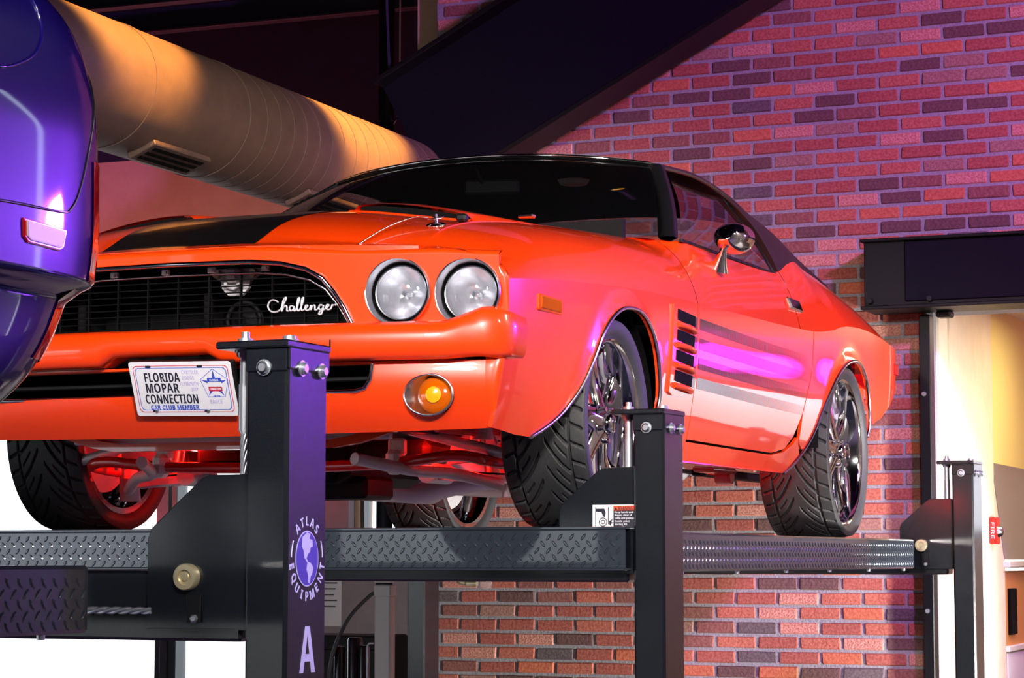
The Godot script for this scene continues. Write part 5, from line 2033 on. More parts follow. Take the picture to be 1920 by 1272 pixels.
func build_blue() -> void:
	var car := thing("blue_car", "glossy dark blue car on the nearer lift, its rear corner at the left edge", "car", Vector3(0, LIFT_A, 0))
	var mb := MB.new()
	for s in [1.0, -1.0]:
		var rows := []
		var ys := []
		for k in 91: ys.append(lerpf(0.17, 1.09, k / 90.0))
		for y in ys:
			var row := PackedVector3Array()
			for k in 61:
				var t := k / 60.0
				if t > 0.6: t = 0.6 + 0.4 * pow((t - 0.6) / 0.4, 1.3)
				var q := blue_pt(y, t)
				row.append(q * Vector3(s, 1, 1))
			rows.append(row)
		mb.grid(rows, s)
		# deck
		var top := []
		for k in 31:
			var q := blue_pt(1.09, k / 30.0)
			top.append(PackedVector3Array([q * Vector3(s, 1, 1), Vector3(q.x * 0.6 * s, q.y + 0.03, q.z), Vector3(0, q.y + 0.035, q.z)]))
		mb.grid(top, s)
		var bot := []
		for k in 31:
			var q := blue_pt(0.17, k / 30.0)
			bot.append(PackedVector3Array([q * Vector3(s, 1, 1), Vector3(0, q.y, q.z)]))
		mb.grid(bot, -s)
	# nose closure
	for s in [1.0, -1.0]:
		var rows := []
		for k in 12:
			var y := lerpf(0.17, 1.09, k / 11.0)
			var row := PackedVector3Array()
			for i in 9:
				var a := PI / 2 * i / 8.0
				row.append(Vector3(s * blue_pt(y, 0.0).x * pow(cos(a), 0.5), y, 6.9 + 0.45 * pow(sin(a), 0.8) * (1.0 - 0.4 * absf(y - 0.55))))
			rows.append(row)
		mb.grid(rows, -s)
		var cap := []
		for i in 9:
			var a := PI / 2 * i / 8.0
			var q := Vector3(s * blue_pt(1.09, 0.0).x * pow(cos(a), 0.5), 1.09, 6.9 + 0.45 * pow(sin(a), 0.8) * 0.784)
			cap.append(PackedVector3Array([q, Vector3(0, 1.12, 6.9)]))
		mb.grid(cap, s)
	put(mb, "body_shell", M.blue, car)
	# greenhouse
	mb = MB.new()
	var rr := []
	for e in [[3.25, 1.1, 0.78], [3.7, 1.34, 0.62], [4.2, 1.43, 0.6], [4.8, 1.42, 0.6], [5.3, 1.32, 0.64], [5.75, 1.1, 0.76]]:
		var row := PackedVector3Array()
		for k in 15:
			var u := lerpf(-1, 1, k / 14.0)
			row.append(Vector3(u * e[2], lerpf(e[1], 1.08, pow(absf(u), 5.0) * 0.98), e[0]))
		rr.append(row)
	mb.grid(rr, 1.0)
	put(mb, "greenhouse", M.black_gloss, car)
	for s in [1.0, -1.0]:
		# panel seam between quarter and bumper cover
		mb = MB.new()
		var pts := []
		for q in [[3.6, 0.588], [3.3, 0.598], [3.12, 0.608], [2.97, 0.612], [2.935, 0.622], [2.905, 0.66], [2.87, 0.74], [2.83, 0.83], [2.79, 0.91], [2.76, 0.95]]:
			var p := blue_side(q[0], q[1])
			pts.append(Vector3(p.x * s, p.y, p.z))
		mb.tube(smooth2(pts, 6), 0.0028, 6)
		put(mb, "panel_seam", M.black_gloss, car)
		# round fuel door with a bright edge
		mb = MB.new()
		pts = []
		for k in 41:
			var a := TAU * k / 40
			var rad := 0.105 + 0.02 * cos(a * 2.0 + 0.8)
			var p := blue_side(3.125 + cos(a) * rad, 0.93 + sin(a) * rad)
			pts.append(Vector3((p.x + 0.001) * s, p.y, p.z))
		mb.tube(pts, 0.0032, 6, false)
		put(mb, "fuel_door_edge", M.blue, car)
		# side marker
		var mk := Node3D.new()
		mk.name = "side_marker"
		car.add_child(mk, true)
		var c := blue_side(3.02, 0.562)
		mb = MB.new()
		mb.prism(pv([-0.066, 0.024, 0.066, 0.02, 0.058, -0.012, 0.045, -0.019, -0.052, -0.017, -0.064, -0.008]), 0.008, Transform3D(Basis(Vector3.UP, PI / 2 * s), Vector3((c.x - 0.003) * s, c.y, c.z)), 0.002)
		put(mb, "marker_frame", M.red_lens, mk)
		mb = MB.new()
		mb.prism(pv([-0.06, 0.02, 0.059, 0.016, 0.052, -0.009, 0.042, -0.0145, -0.048, -0.0125, -0.058, -0.006]), 0.003, Transform3D(Basis(Vector3.UP, PI / 2 * s), Vector3((c.x + 0.005) * s, c.y, c.z)), 0.001)
		put(mb, "marker_lens", M.marker_clear, mk)
		# wrap-round tail lamp
		mb = MB.new()
		var lo := []
		for k in 21:
			var y := lerpf(0.36, 0.72, k / 20.0)
			var row := PackedVector3Array()
			for i in 5:
				var t := lerpf(0.665, 0.78, i / 4.0)
				var p := blue_pt(y, t)
				row.append(Vector3((p.x + 0.002) * s, p.y, p.z - 0.004))
			lo.append(row)
		mb.grid(lo, s)
		put(mb, "tail_lamp", M.red_lens, car)
		mb = MB.new()
		var ex := Vector3(0.55 * s, 0.2, 0)
		mb.lathe([Vector2(0.04, 0.0), Vector2(0.045, 0.0), Vector2(0.045, 0.2), Vector2(0.04, 0.2), Vector2(0.038, 0.0)], Transform3D(Basis(Vector3.RIGHT, PI / 2), Vector3(0.55 * s, 0.19, 2.8)), 24)
		put(mb, "exhaust_tip", M.chrome, car)
		mb = MB.new()
		pts = []
		for k in 13:
			var p := blue_pt(0.185, lerpf(0.1, 0.66, k / 12.0))
			pts.append(Vector3((p.x + 0.003) * s, p.y, p.z))
		mb.tube(pts, 0.005, 8)
		put(mb, "lower_trim", M.soft_chrome, car)
	var xf := Transform3D(Basis(Vector3(0, 0, 1), -PI / 2), Vector3.ZERO)
	for e in [[3.75, 1.0], [3.75, -1.0], [6.35, 1.0], [6.35, -1.0]]:
		var w := Node3D.new()
		w.name = "wheel"
		car.add_child(w, true)
		w.position = Vector3(0.85 * e[1], 0.33, e[0])
		if e[1] < 0: w.rotation.y = PI
		mb = MB.new()
		mb.lathe([Vector2(0.24, -0.11), Vector2(0.31, -0.12), Vector2(0.33, -0.1), Vector2(0.33, 0.1), Vector2(0.31, 0.12), Vector2(0.24, 0.11)], xf, 48, -1.0)
		put(mb, "tire", M.rubber, w)
		put_mesh(rim_mesh(0.24, 0.125), "rim", M.chrome, w)
		put_mesh(spokes_mesh(0.24, 0.125), "spokes", M.chrome, w)

# ------------------------------------------------------------------ the place
var cam_pos := Vector3(3.2, 1.6, 6.47)
var cam_basis := Basis.IDENTITY

func to_px(p: Vector3) -> Vector2:      # only used to rank bricks by how large they show
	var q := cam_basis.inverse() * (p - cam_pos)
	return Vector2(960 + 4450.0 * q.x / -q.z, 636 - 4450.0 * q.y / -q.z)

func slab(called: String, c: Vector3, s: Vector3, m: Material, parent: Node3D = null) -> MeshInstance3D:
	var mb := MB.new()
	mb.box(c, s)
	var o := put(mb, called, m, self if parent == null else parent)
	if parent == null: struct(o)
	return o

func slab_with_holes(called: String, xf: Transform3D, w0: float, w1: float, h0: float, h1: float, th: float, openings: Array, m: Material) -> MeshInstance3D:
	# upright slab in the xy plane of xf, built of boxes round its openings [x0, x1, y0, y1]
	var xs := [w0, w1]
	for o in openings: xs.append(o[0]); xs.append(o[1])
	xs.sort()
	var mb := MB.new()
	for i in xs.size() - 1:
		if xs[i + 1] - xs[i] < 1e-4: continue
		var mid: float = (xs[i] + xs[i + 1]) * 0.5
		var spans := [[h0, h1]]
		for o in openings:
			if mid > o[0] and mid < o[1]:
				var nx := []
				for sp in spans:
					if o[2] > sp[0]: nx.append([sp[0], minf(o[2], sp[1])])
					if o[3] < sp[1]: nx.append([maxf(o[3], sp[0]), sp[1]])
				spans = nx
		for sp in spans:
			if sp[1] - sp[0] > 1e-4: mb.box(xf * Vector3(mid, (sp[0] + sp[1]) * 0.5, -th * 0.5), Vector3(xs[i + 1] - xs[i], sp[1] - sp[0], th), 0.0, xf.basis)
	var r := put(mb, called, m, self)
	struct(r)
	return r

func build_brick_wall() -> void:
	var wall := Node3D.new()
	wall.name = "wall_back"
	add_child(wall)
	struct(wall)
	wall.position = Vector3(-0.19, 0, -4.33)
	wall.rotation.y = deg_to_rad(-2.2)
	var xf := wall.transform
	var U0 := -1.36
	var U1 := 5.75
	var ou0 := 1.165
	var ou1 := 4.0
	var oy := 2.73
	var mort := MB.new()
	for b in [[U0, ou0, 0.0, 5.3], [ou0, ou1, oy, 5.3], [ou1, U1, 0.0, 5.3]]:
		mort.box(Vector3((b[0] + b[1]) * 0.5, (b[2] + b[3]) * 0.5, -0.1), Vector3(b[1] - b[0], b[3] - b[2], 0.2))
	put(mort, "mortar", M.mortar, wall)
	var P := 0.2045
	var H := 0.0685
	# one course centre is set at this point of the wall
	var u_ref := 0.205
	var y_ref := 3.955
	var rg := RandomNumberGenerator.new()
	rg.seed = 31
	var hide := pv([700, -50, 1440, -50, 1440, 0, 985, 280, 1230, 288, 1345, 345, 1500, 480, 1655, 605, 1690, 660, 1640, 800, 1615, 1005, 1440, 1000, 1440, 890, 1285, 880, 1280, 1075, 700, 1075])
	var list := []
	for j in range(-48, 21):
		var y := y_ref + j * H
		if y < 0.6 or y > 5.2: continue
		for i in range(-12, 30):
			var u := u_ref + (i + (0.5 if posmod(j, 2) == 1 else 0.0)) * P
			var a := u - P * 0.5 + 0.0065
			var b := u + P * 0.5 - 0.0065
			a = maxf(a, U0 + 0.004); b = minf(b, U1 - 0.004)
			if y < oy + 0.03 and y > -1.0:
				if a < ou1 and b > ou0:
					if a < ou0 - 0.02 and u < ou0 + P: b = minf(b, ou0 - 0.03)
					elif b > ou1 + 0.02 and u > ou1 - P: a = maxf(a, ou1 + 0.03)
					else: continue
			if b - a < 0.035: continue
			var c := Vector3((a + b) * 0.5, y, 0.0)
			var px := to_px(xf * c)
			var seen := px.x > 800 and px.x < 1945 and px.y > -15 and px.y < 1287 and not Geometry2D.is_point_in_polygon(px, hide)
			list.append({"c": c, "w": b - a, "seen": seen, "d": (xf * c).distance_to(cam_pos), "cut": b - a < P - 0.02, "k": 0})
	list.sort_custom(func(p, q): return p.d < q.d if p.seen == q.seen else p.seen)
	# shared shapes: slightly uneven, soft-edged
	var shapes := []
	for k in 5:
		var mb := MB.new()
		mb.box(Vector3.ZERO, Vector3(P - 0.013, H - 0.0135, 0.03), 0.0055)
		for q in mb.v.size():
			var p := mb.v[q]
			mb.v[q] = p + Vector3(sin(p.y * 190.0 + k * 2.1) * 0.0016, sin(p.x * 37.0 + k * 1.7) * 0.0013, sin(p.x * 51.0 + p.y * 80.0 + k) * 0.0012)
		shapes.append(mb.mesh())
	var rest := {}
	var n := 0
	for e in list:
		var r := rg.randf()
		var m: int
		if r < 0.30: m = 0
		elif r < 0.52: m = 1
		elif r < 0.64: m = 2
		elif r < 0.74: m = 3
		elif r < 0.84: m = 4
		elif r < 0.92: m = 5
		elif r < 0.97: m = 6
		else: m = 7
		var pos: Vector3 = e.c + Vector3(0, 0, rg.randf_range(-0.0025, 0.002) - 0.009)
		var sx: float = e.w / (P - 0.013)
		if e.seen and n < 300:
			var o := put_mesh(shapes[rg.randi() % 5], "brick", M.bricks[m], wall)
			o.position = pos
			o.scale = Vector3(sx, 1, 1)
			o.rotation.z = rg.randf_range(-0.006, 0.006)
			if rg.randf() < 0.5: o.rotation.y = PI; o.position.z -= 0.0
			n += 1
		else:
			if not rest.has(m): rest[m] = MB.new()
			var bb: MB = rest[m]
			bb.box(pos, Vector3(e.w, H - 0.0135, 0.03), 0.005)
	for m in rest:
		var o := put(rest[m], "bricks_rest", M.bricks[m], wall)
		o.set_meta("kind", "stuff")
	# black steel jamb and shutter housing over the opening
	var jamb := MB.new()
	for u in [ou0 - 0.022, ou1 + 0.022]: jamb.box(xf * Vector3(u, 1.355, 0.04), Vector3(0.05, 2.71, 0.08), 0.004, xf.basis)
	var jo := put(jamb, "door_frame", M.black_steel, self)
	tag(jo, "black steel jamb lining the opening in the brick wall", "door frame")
	for y in [2.35, 1.37, 0.9]:
		var mb := MB.new()
		var c := xf * Vector3(ou0 - 0.028, y, 0.08)
		mb.cyl(c, c + xf.basis.z * 0.008, 0.012, 0.009, 14)
		put(mb, "rivet", M.zinc, jo)
	var h := thing("shutter_housing", "long black roll-up shutter housing above the corridor opening", "shutter", xf * Vector3(0, 0, 0))
	h.rotation.y = wall.rotation.y
	var mb2 := MB.new()
	mb2.box(Vector3(2.52, 2.885, 0.13), Vector3(3.22, 0.32, 0.22), 0.004)
	put(mb2, "housing_box", M.black_steel, h)
	mb2 = MB.new()
	mb2.box(Vector3(2.61, 2.895, 0.243), Vector3(3.02, 0.275, 0.012), 0.004)
	put(mb2, "face_panel", M.navy_steel, h)
	mb2 = MB.new()
	mb2.box(Vector3(2.52, 2.733, 0.145), Vector3(3.24, 0.016, 0.25), 0.003)
	mb2.box(Vector3(2.52, 3.04, 0.145), Vector3(3.24, 0.014, 0.25), 0.003)
	put(mb2, "edge_flange", M.black_steel, h)
	for u in [0.94, 1.215, 3.6]:
		mb2 = MB.new()
		mb2.cyl(Vector3(u, 2.765, 0.24), Vector3(u, 2.765, 0.268), 0.016, 0.012, 12)
		put(mb2, "end_stop", M.satin_black, h)
	mb2 = MB.new()
	mb2.box(Vector3(1.235, 2.71, 0.06), Vector3(0.07, 0.03, 0.08), 0.008)
	put(mb2, "guide_roller", M.satin_black, h)

func lamp_can(at: Vector3, target: Vector3, color: Color, energy: float, angle: float, label: String, size := 0.06) -> void:
	# a stage spotlight: can, yoke, glowing lens, and its light just in front
	var o := thing("spotlight", label, "spotlight", at)
	var dir := (target - at).normalized()
	var b := Basis.looking_at(dir)
	var body := Node3D.new()
	var mb := MB.new()
	var xf := Transform3D(b * Basis(Vector3.RIGHT, PI / 2), Vector3.ZERO)
	var q := maxf(1.0, size / 0.072)
	mb.lathe([Vector2(0.0, 0.2), Vector2(0.05 * q, 0.2), Vector2(0.075 * q, 0.16), Vector2(0.08 * q, 0.0), Vector2(0.085 * q, -0.03), Vector2(0.08 * q, -0.03), Vector2(0.074 * q, 0.0)], xf, 28, -1.0)
	put(mb, "can", M.satin_black, o)
	mb = MB.new()
	mb.tube([b * Vector3(-0.09, 0, 0.08), b * Vector3(-0.1, 0, 0.08) + Vector3(0, 0.12, 0), b * Vector3(0.1, 0, 0.08) + Vector3(0, 0.12, 0), b * Vector3(0.09, 0, 0.08)], 0.008, 8)
	var hang := b * Vector3(0, 0, 0.08) + Vector3(0, 0.12, 0)
	if at.y > 2.5: mb.cyl(hang, Vector3(hang.x, 5.3 - at.y, hang.z), 0.012)
	else: mb.cyl(b * Vector3(-0.1, 0, 0.08), Vector3((b * Vector3(-0.1, 0, 0.08)).x, -at.y, (b * Vector3(-0.1, 0, 0.08)).z), 0.014)
	put(mb, "bracket", M.satin_black, o)
	mb = MB.new()
	mb.lathe([Vector2(0.0, 0.0), Vector2(0.072 * q, 0.0)], Transform3D(xf.basis, dir * 0.01), 24, -1.0)
	put(mb, "lamp_lens", emissive(color, 3.0), o)
	var l := SpotLight3D.new()
	l.name = "spot_light"
	l.light_color = color
	l.light_energy = energy
	l.spot_range = 30.0
	l.spot_attenuation = 2.0
	l.spot_angle = angle
	l.spot_angle_attenuation = 0.6
	l.light_size = size
	l.shadow_enabled = true
	o.add_child(l)
	l.position = dir * 0.05
	l.basis = b

func panel_lamp(at: Vector3, target: Vector3, w: float, hgt: float, color: Color, energy: float, label: String) -> void:
	var o := thing("panel_lamp", label, "lamp", at)
	var b := Basis.looking_at((target - at).normalized(), Vector3.FORWARD)
	o.basis = b
	var mb := MB.new()
	mb.box(Vector3(0, 0, 0.03), Vector3(w + 0.06, hgt + 0.06, 0.05), 0.008)
	put(mb, "lamp_housing", M.satin_black, o)
	mb = MB.new()
	mb.box(Vector3(0, 0, 0.003), Vector3(w, hgt, 0.004))
	put(mb, "lamp_diffuser", emissive(color, 1.2), o)
	for x in [-w * 0.4, w * 0.4]:
		mb = MB.new()
		var top := b.inverse() * Vector3(0, (5.3 if at.z > -4.5 else 2.9) - at.y, 0)
		mb.cyl(Vector3(x, 0, 0.05), Vector3(x, 0, 0.05) + top, 0.004, 0.004, 6)
		put(mb, "hanger", M.zinc, o)
	var l := AreaLight3D.new()
	l.name = "area_light"
	l.light_color = color
	l.light_energy = energy
	l.area_size = Vector2(w, hgt)
	l.area_range = 40.0
	l.area_attenuation = 2.0
	l.shadow_enabled = true
	o.add_child(l)
	l.position = Vector3(0, 0, -0.004)

func window_frame(called: String, x0: float, x1: float, y0: float, y1: float, xf: Transform3D, bars: Array, fw := 0.06) -> void:
	var w := Node3D.new()
	w.name = called
	add_child(w)
	struct(w)
	w.transform = xf
	var mb := MB.new()
	for b in [[x0, x1, y0, y0 + fw], [x0, x1, y1 - fw, y1], [x0, x0 + fw, y0, y1], [x1 - fw, x1, y0, y1]]:
		mb.box(Vector3((b[0] + b[1]) * 0.5, (b[2] + b[3]) * 0.5, -0.08), Vector3(b[1] - b[0], b[3] - b[2], 0.1), 0.004)
	put(mb, "window_frame", M.mullion, w)
	for b in bars:
		mb = MB.new()
		mb.box(Vector3(b, (y0 + y1) * 0.5, -0.06), Vector3(0.15, y1 - y0 - 0.12, 0.14), 0.006)
		mb.box(Vector3(b, (y0 + y1) * 0.5, 0.015), Vector3(0.05, y1 - y0 - 0.12, 0.03), 0.004)
		put(mb, "mullion", M.mullion, w)
	var xs := [x0] + bars + [x1]
	for k in xs.size() - 1:
		mb = MB.new()
		mb.box(Vector3((xs[k] + xs[k + 1]) * 0.5, (y0 + y1) * 0.5, -0.09), Vector3(xs[k + 1] - xs[k] - 0.04, y1 - y0 - 0.06, 0.008))
		put(mb, "pane", M.clear, w)

func build_room() -> void:
	M.mortar = mottled(Color8(128, 126, 130), Color8(152, 150, 154), 0.9, 5.0, 51, 0.05, 1.5)
	M.bricks = [
		mottled(Color8(138, 70, 60), Color8(172, 98, 84), 0.9, 7.0, 61, 0.03, 2.0),
		mottled(Color8(152, 80, 64), Color8(188, 112, 92), 0.9, 7.0, 62, 0.03, 2.0),
		mottled(Color8(84, 60, 58), Color8(112, 80, 76), 0.9, 7.0, 63, 0.03, 2.0),
		mottled(Color8(118, 70, 62), Color8(146, 98, 88), 0.9, 7.0, 64, 0.03, 2.0),
		mottled(Color8(168, 100, 84), Color8(206, 154, 138), 0.9, 6.0, 65, 0.045, 2.0),
		mottled(Color8(172, 88, 62), Color8(196, 114, 84), 0.9, 7.0, 66, 0.03, 2.0),
		mottled(Color8(134, 94, 82), Color8(164, 126, 112), 0.9, 7.0, 67, 0.03, 2.0),
		mottled(Color8(80, 68, 70), Color8(110, 96, 98), 0.9, 7.0, 68, 0.03, 2.0)]
	M.floor = mottled(Color8(150, 148, 148), Color8(172, 170, 170), 0.3, 0.6, 71, 0.02, 0.0, true)
	M.ceiling = std(Color8(20, 20, 30), 0.9)
	M.ceiling.metallic_specular = 0.2
	M.navy_wall = mottled(Color8(26, 24, 50), Color8(32, 30, 60), 0.85, 0.5, 73, 0.02, 0.0, true)
	M.plaster = mottled(Color8(196, 168, 142), Color8(206, 178, 152), 0.9, 0.7, 74, 0.02, 0.0, true)
	M.white_wall = mottled(Color8(206, 202, 200), Color8(216, 212, 210), 0.85, 0.7, 75, 0.02, 0.0, true)
	M.grey_wall = mottled(Color8(142, 128, 134), Color8(154, 140, 146), 0.8, 0.8, 76, 0.02, 0.0, true)
	M.cream = mottled(Color8(228, 206, 182), Color8(236, 216, 194), 0.8, 0.8, 77, 0.02, 0.0, true)
	M.mullion = std(Color8(70, 74, 76), 0.4, 0.3)
	M.duct = mottled(Color8(92, 72, 62), Color8(104, 82, 70), 0.55, 1.4, 78, 0.02, 0.0)
	var Hc := 5.3
	slab("floor", Vector3(-0.2, -0.1, 2.0), Vector3(13.5, 0.2, 21.0), M.floor)
	slab("ceiling", Vector3(-0.2, Hc + 0.1, 2.0), Vector3(13.5, 0.2, 21.0), M.ceiling)
	# left wall with storefront windows (outside the frame; the lift plates mirror them)
	slab_with_holes("wall_left", Transform3D(Basis(Vector3.UP, PI / 2), Vector3(-6.2, 0, 0)), -11.0, 6.7, 0.0, Hc, 0.2, [[-9.5, -2.2, 0.5, 2.8]], M.navy_wall)
	window_frame("window_1", -9.5, -2.2, 0.5, 2.8, Transform3D(Basis(Vector3.UP, PI / 2), Vector3(-6.2, 0, 0)), [-7.1, -4.7])
	slab("wall_right", Vector3(5.9, Hc * 0.5, 3.4), Vector3(0.2, Hc, 15.6), M.white_wall)
	slab_with_holes("wall_front", Transform3D(Basis(Vector3.UP, PI), Vector3(0, 0, 11.2)), -6.0, 6.4, 0.0, Hc, 0.2, [[3.4, 6.0, 0.5, 2.8]], M.grey_wall)
	window_frame("window_6", 3.4, 6.0, 0.5, 2.8, Transform3D(Basis(Vector3.UP, PI), Vector3(0, 0, 11.2)), [4.7])
	# far left part of the back: storefront, pier, dark band above
	slab_with_holes("wall_rear", Transform3D(Basis.IDENTITY, Vector3(0, 0, -6.6)), -6.3, -1.3, 0.0, 4.15, 0.2, [[-6.1, -3.72, 0.35, 2.75], [-3.03, -2.74, 1.62, 2.5]], M.plaster)
	slab("wall_rear_upper", Vector3(-3.8, (4.15 + Hc) * 0.5, -6.69), Vector3(5.0, Hc - 4.15, 0.22), M.navy_wall)
	slab("wall_return", Vector3(-1.63, Hc * 0.5, -5.6), Vector3(0.16, Hc, 2.2), M.plaster)
	window_frame("window_2", -6.1, -3.72, 0.35, 2.75, Transform3D(Basis.IDENTITY, Vector3(0, 0, -6.6)), [-4.36])
	window_frame("window_3", -3.03, -2.74, 1.62, 2.5, Transform3D(Basis.IDENTITY, Vector3(0, 0, -6.6)), [], 0.02)
	slab("wall_pier_upper", Vector3(-3.38, 2.1, -6.54), Vector3(0.66, 1.08, 0.08), M.grey_wall)
	slab("wall_pier", Vector3(-3.1, 0.78, -6.54), Vector3(1.1, 1.56, 0.08), M.grey_wall)
	var note := MB.new()
	note.box(Vector3(-3.19, 1.36, -6.495), Vector3(0.2, 0.32, 0.004))
	var no := put(note, "notice_sheet", M.paper, self)
	tag(no, "white printed notice on the grey pier behind the lift", "notice")
	for k in 5:
		var mb := MB.new()
		mb.box(Vector3(-3.19, 1.46 - k * 0.035, -6.492), Vector3(0.14 - 0.02 * (k % 3), 0.008, 0.002))
		put(mb, "printed_line", M.hose, no)
	var cab := thing("tool_cabinet", "low black cabinet under the notice behind the lift", "cabinet", Vector3(-3.02, 0, -6.3))
	var mbc := MB.new()
	mbc.box(Vector3(0, 0.58, 0), Vector3(0.75, 1.16, 0.36), 0.01)
	put(mbc, "cabinet_body", M.black_steel, cab)
	for k in 3:
		mbc = MB.new()
		mbc.box(Vector3(0, 0.25 + k * 0.34, 0.183), Vector3(0.69, 0.3, 0.012), 0.006)
		put(mbc, "drawer", M.satin_black, cab)
	mbc = MB.new()
	mbc.box(Vector3(-0.1, 1.02, 0.192), Vector3(0.05, 0.03, 0.008), 0.003)
	put(mbc, "red_latch", M.red_plastic, cab)
	build_brick_wall()
	build_corridor()
	build_ceiling_things()

func build_corridor() -> void:
	# side wall with alarm and switches, and the room beyond
	slab("wall_corridor", Vector3(0.9, 1.45, -5.06), Vector3(0.2, 2.9, 1.06), M.cream)
	slab("wall_corridor_reveal", Vector3(0.975, 1.36, -4.44), Vector3(0.03, 2.72, 0.2), M.cream)
	slab("ceiling_corridor", Vector3(2.9, 2.98, -6.4), Vector3(4.4, 0.16, 3.9), M.cream)
	slab("floor_corridor", Vector3(2.9, -0.1, -6.4), Vector3(4.4, 0.2, 3.9), M.floor)
	slab("wall_corridor_right", Vector3(5.0, 1.45, -6.4), Vector3(0.2, 2.9, 3.9), M.cream)
	slab_with_holes("wall_corridor_back", Transform3D(Basis.IDENTITY, Vector3(0, 0, -8.1)), 0.8, 5.1, 0.0, 2.9, 0.2, [[2.25, 3.45, 1.72, 2.36]], M.cream)
	window_frame("window_4", 2.25, 3.45, 1.72, 2.36, Transform3D(Basis.IDENTITY, Vector3(0, 0, -8.1)), [])
	# upper yellow wall, grey glass, ledge and cupboards further along the same side
	slab("wall_corridor_upper", Vector3(0.9, 2.5, -6.85), Vector3(0.18, 0.82, 2.5), M.ochre)
	var gl := MB.new()
	gl.prism(pv([-5.61, 2.09, -7.6, 2.09, -7.6, 1.6, -5.92, 1.6]), 0.02, Transform3D(Basis(Vector3(0, 0, 1), Vector3(0, 1, 0), Vector3(-1, 0, 0)), Vector3(0.99, 0, 0)))
	struct(put(gl, "window_5", M.grey_glass, self))
	var cr := MB.new()
	cr.prism(pv([-5.6, 2.9, -5.6, 0.0, -5.94, 0.0, -5.94, 1.6]), 0.16, Transform3D(Basis(Vector3(0, 0, 1), Vector3(0, 1, 0), Vector3(-1, 0, 0)), Vector3(0.985, 0, 0)))
	struct(put(cr, "wall_corridor_return", M.cream, self))
	var pl := thing("round_wall_lamp", "round magenta wall lamp at the back of the corridor", "lamp", Vector3(2.92, 2.62, -8.08))
	var pm := MB.new()
	pm.lathe([Vector2(0.0, 0.03), Vector2(0.16, 0.03)], Transform3D(Basis(Vector3.RIGHT, PI / 2), Vector3.ZERO), 40)
	put(pm, "lamp_disc", emissive(Color(0.9, 0.2, 0.9), 1.9), pl)
	pm = MB.new()
	pm.lathe([Vector2(0.16, 0.035), Vector2(0.175, 0.035), Vector2(0.175, 0.0)], Transform3D(Basis(Vector3.RIGHT, PI / 2), Vector3.ZERO), 40)
	put(pm, "lamp_rim", M.satin_black, pl)
	var ol := OmniLight3D.new()
	ol.name = "disc_light"
	ol.light_color = Color(1.0, 0.2, 0.85)
	ol.light_energy = 0.3
	ol.light_size = 0.15
	ol.omni_range = 20.0
	ol.omni_attenuation = 2.0
	ol.shadow_enabled = true
	ol.position = Vector3(0, 0, 0.2)
	pl.add_child(ol)
	var shelf := thing("wall_shelf", "white ledge along the wall beyond the red alarm", "shelf", Vector3(0.96, 1.575, -6.75))
	var mb := MB.new()
	mb.box(Vector3(0, 0, 0), Vector3(0.12, 0.035, 1.7), 0.006)
	put(mb, "ledge", M.white_plastic, shelf)
	var cup := thing("wall_cupboard", "tan cupboard with a dark screen under the white ledge", "cupboard", Vector3(0.92, 0, -6.75))
	mb = MB.new()
	mb.box(Vector3(0, 0.77, 0), Vector3(0.12, 1.54, 1.64), 0.006)
	put(mb, "cupboard_body", M.tan, cup)
	mb = MB.new()
	mb.box(Vector3(0.065, 1.33, 0.62), Vector3(0.02, 0.24, 0.2), 0.004)
	put(mb, "dark_screen", M.matte_black, cup)
	mb = MB.new()
	mb.box(Vector3(0.07, 1.14, 0.5), Vector3(0.03, 0.03, 0.64), 0.004)
	put(mb, "white_rail", M.white_plastic, cup)
	mb = MB.new()
	mb.box(Vector3(0.066, 1.02, 0.5), Vector3(0.01, 0.2, 0.6), 0.003)
	put(mb, "poster", M.paper, cup)
	# fire alarm
	var al := thing("fire_alarm", "red wall fire alarm with a clear strobe on the cream corridor wall", "fire alarm", Vector3(1.0, 1.745, -5.49))
	mb = MB.new()
	mb.box(Vector3(0.018, 0, 0), Vector3(0.036, 0.135, 0.11), 0.006)
	put(mb, "alarm_body", M.red_plastic, al)
	mb = MB.new()
	mb.lathe([Vector2(0.0, 0.03), Vector2(0.014, 0.028), Vector2(0.024, 0.018), Vector2(0.03, 0.0)], Transform3D(Basis(Vector3(0, 0, 1), -PI / 2), Vector3(0.036, -0.005, 0.0)), 20)
	put(mb, "strobe", M.soft_chrome, al)
	var sans := SystemFont.new()
	sans.font_names = PackedStringArray(["Droid Sans"])
	var t := text_mesh("FIRE", 0.03, 0.001, sans)
	var o := put_mesh(t, "lettering", M.warn_white, al)
	var bb := t.get_aabb()
	o.scale = Vector3(0.08 / bb.size.x, 0.016 / bb.size.y, 1)
	o.basis = Basis(Vector3(1, 0, 0), Vector3(0, 1, 0), Vector3(0, 0, 1)) * Basis(Vector3(0, 0, 1), -PI / 2) * Basis.IDENTITY.scaled(Vector3(0.08 / bb.size.x, 0.016 / bb.size.y, 1))
	o.position = Vector3(0.018, 0.0, 0.0555) - o.basis * Vector3(bb.get_center().x, bb.get_center().y, 0)
	for e in [[1.29, -5.31, "upper"], [1.09, -5.31, "lower"]]:
		var sw := thing("switch_plate", "%s white switch plate on the cream corridor wall" % e[2], "switch", Vector3(1.0, e[0], e[1]), "switch plates on the corridor wall")
		mb = MB.new()
		mb.box(Vector3(0.004, 0, 0), Vector3(0.008, 0.13, 0.24), 0.002)
		put(mb, "cover", M.white_plastic, sw)
		for z in [-0.07, 0.0, 0.07]:
			mb = MB.new()
			mb.box(Vector3(0.01, 0, z), Vector3(0.008, 0.06, 0.034), 0.002)
			put(mb, "rocker", M.white_plastic, sw)

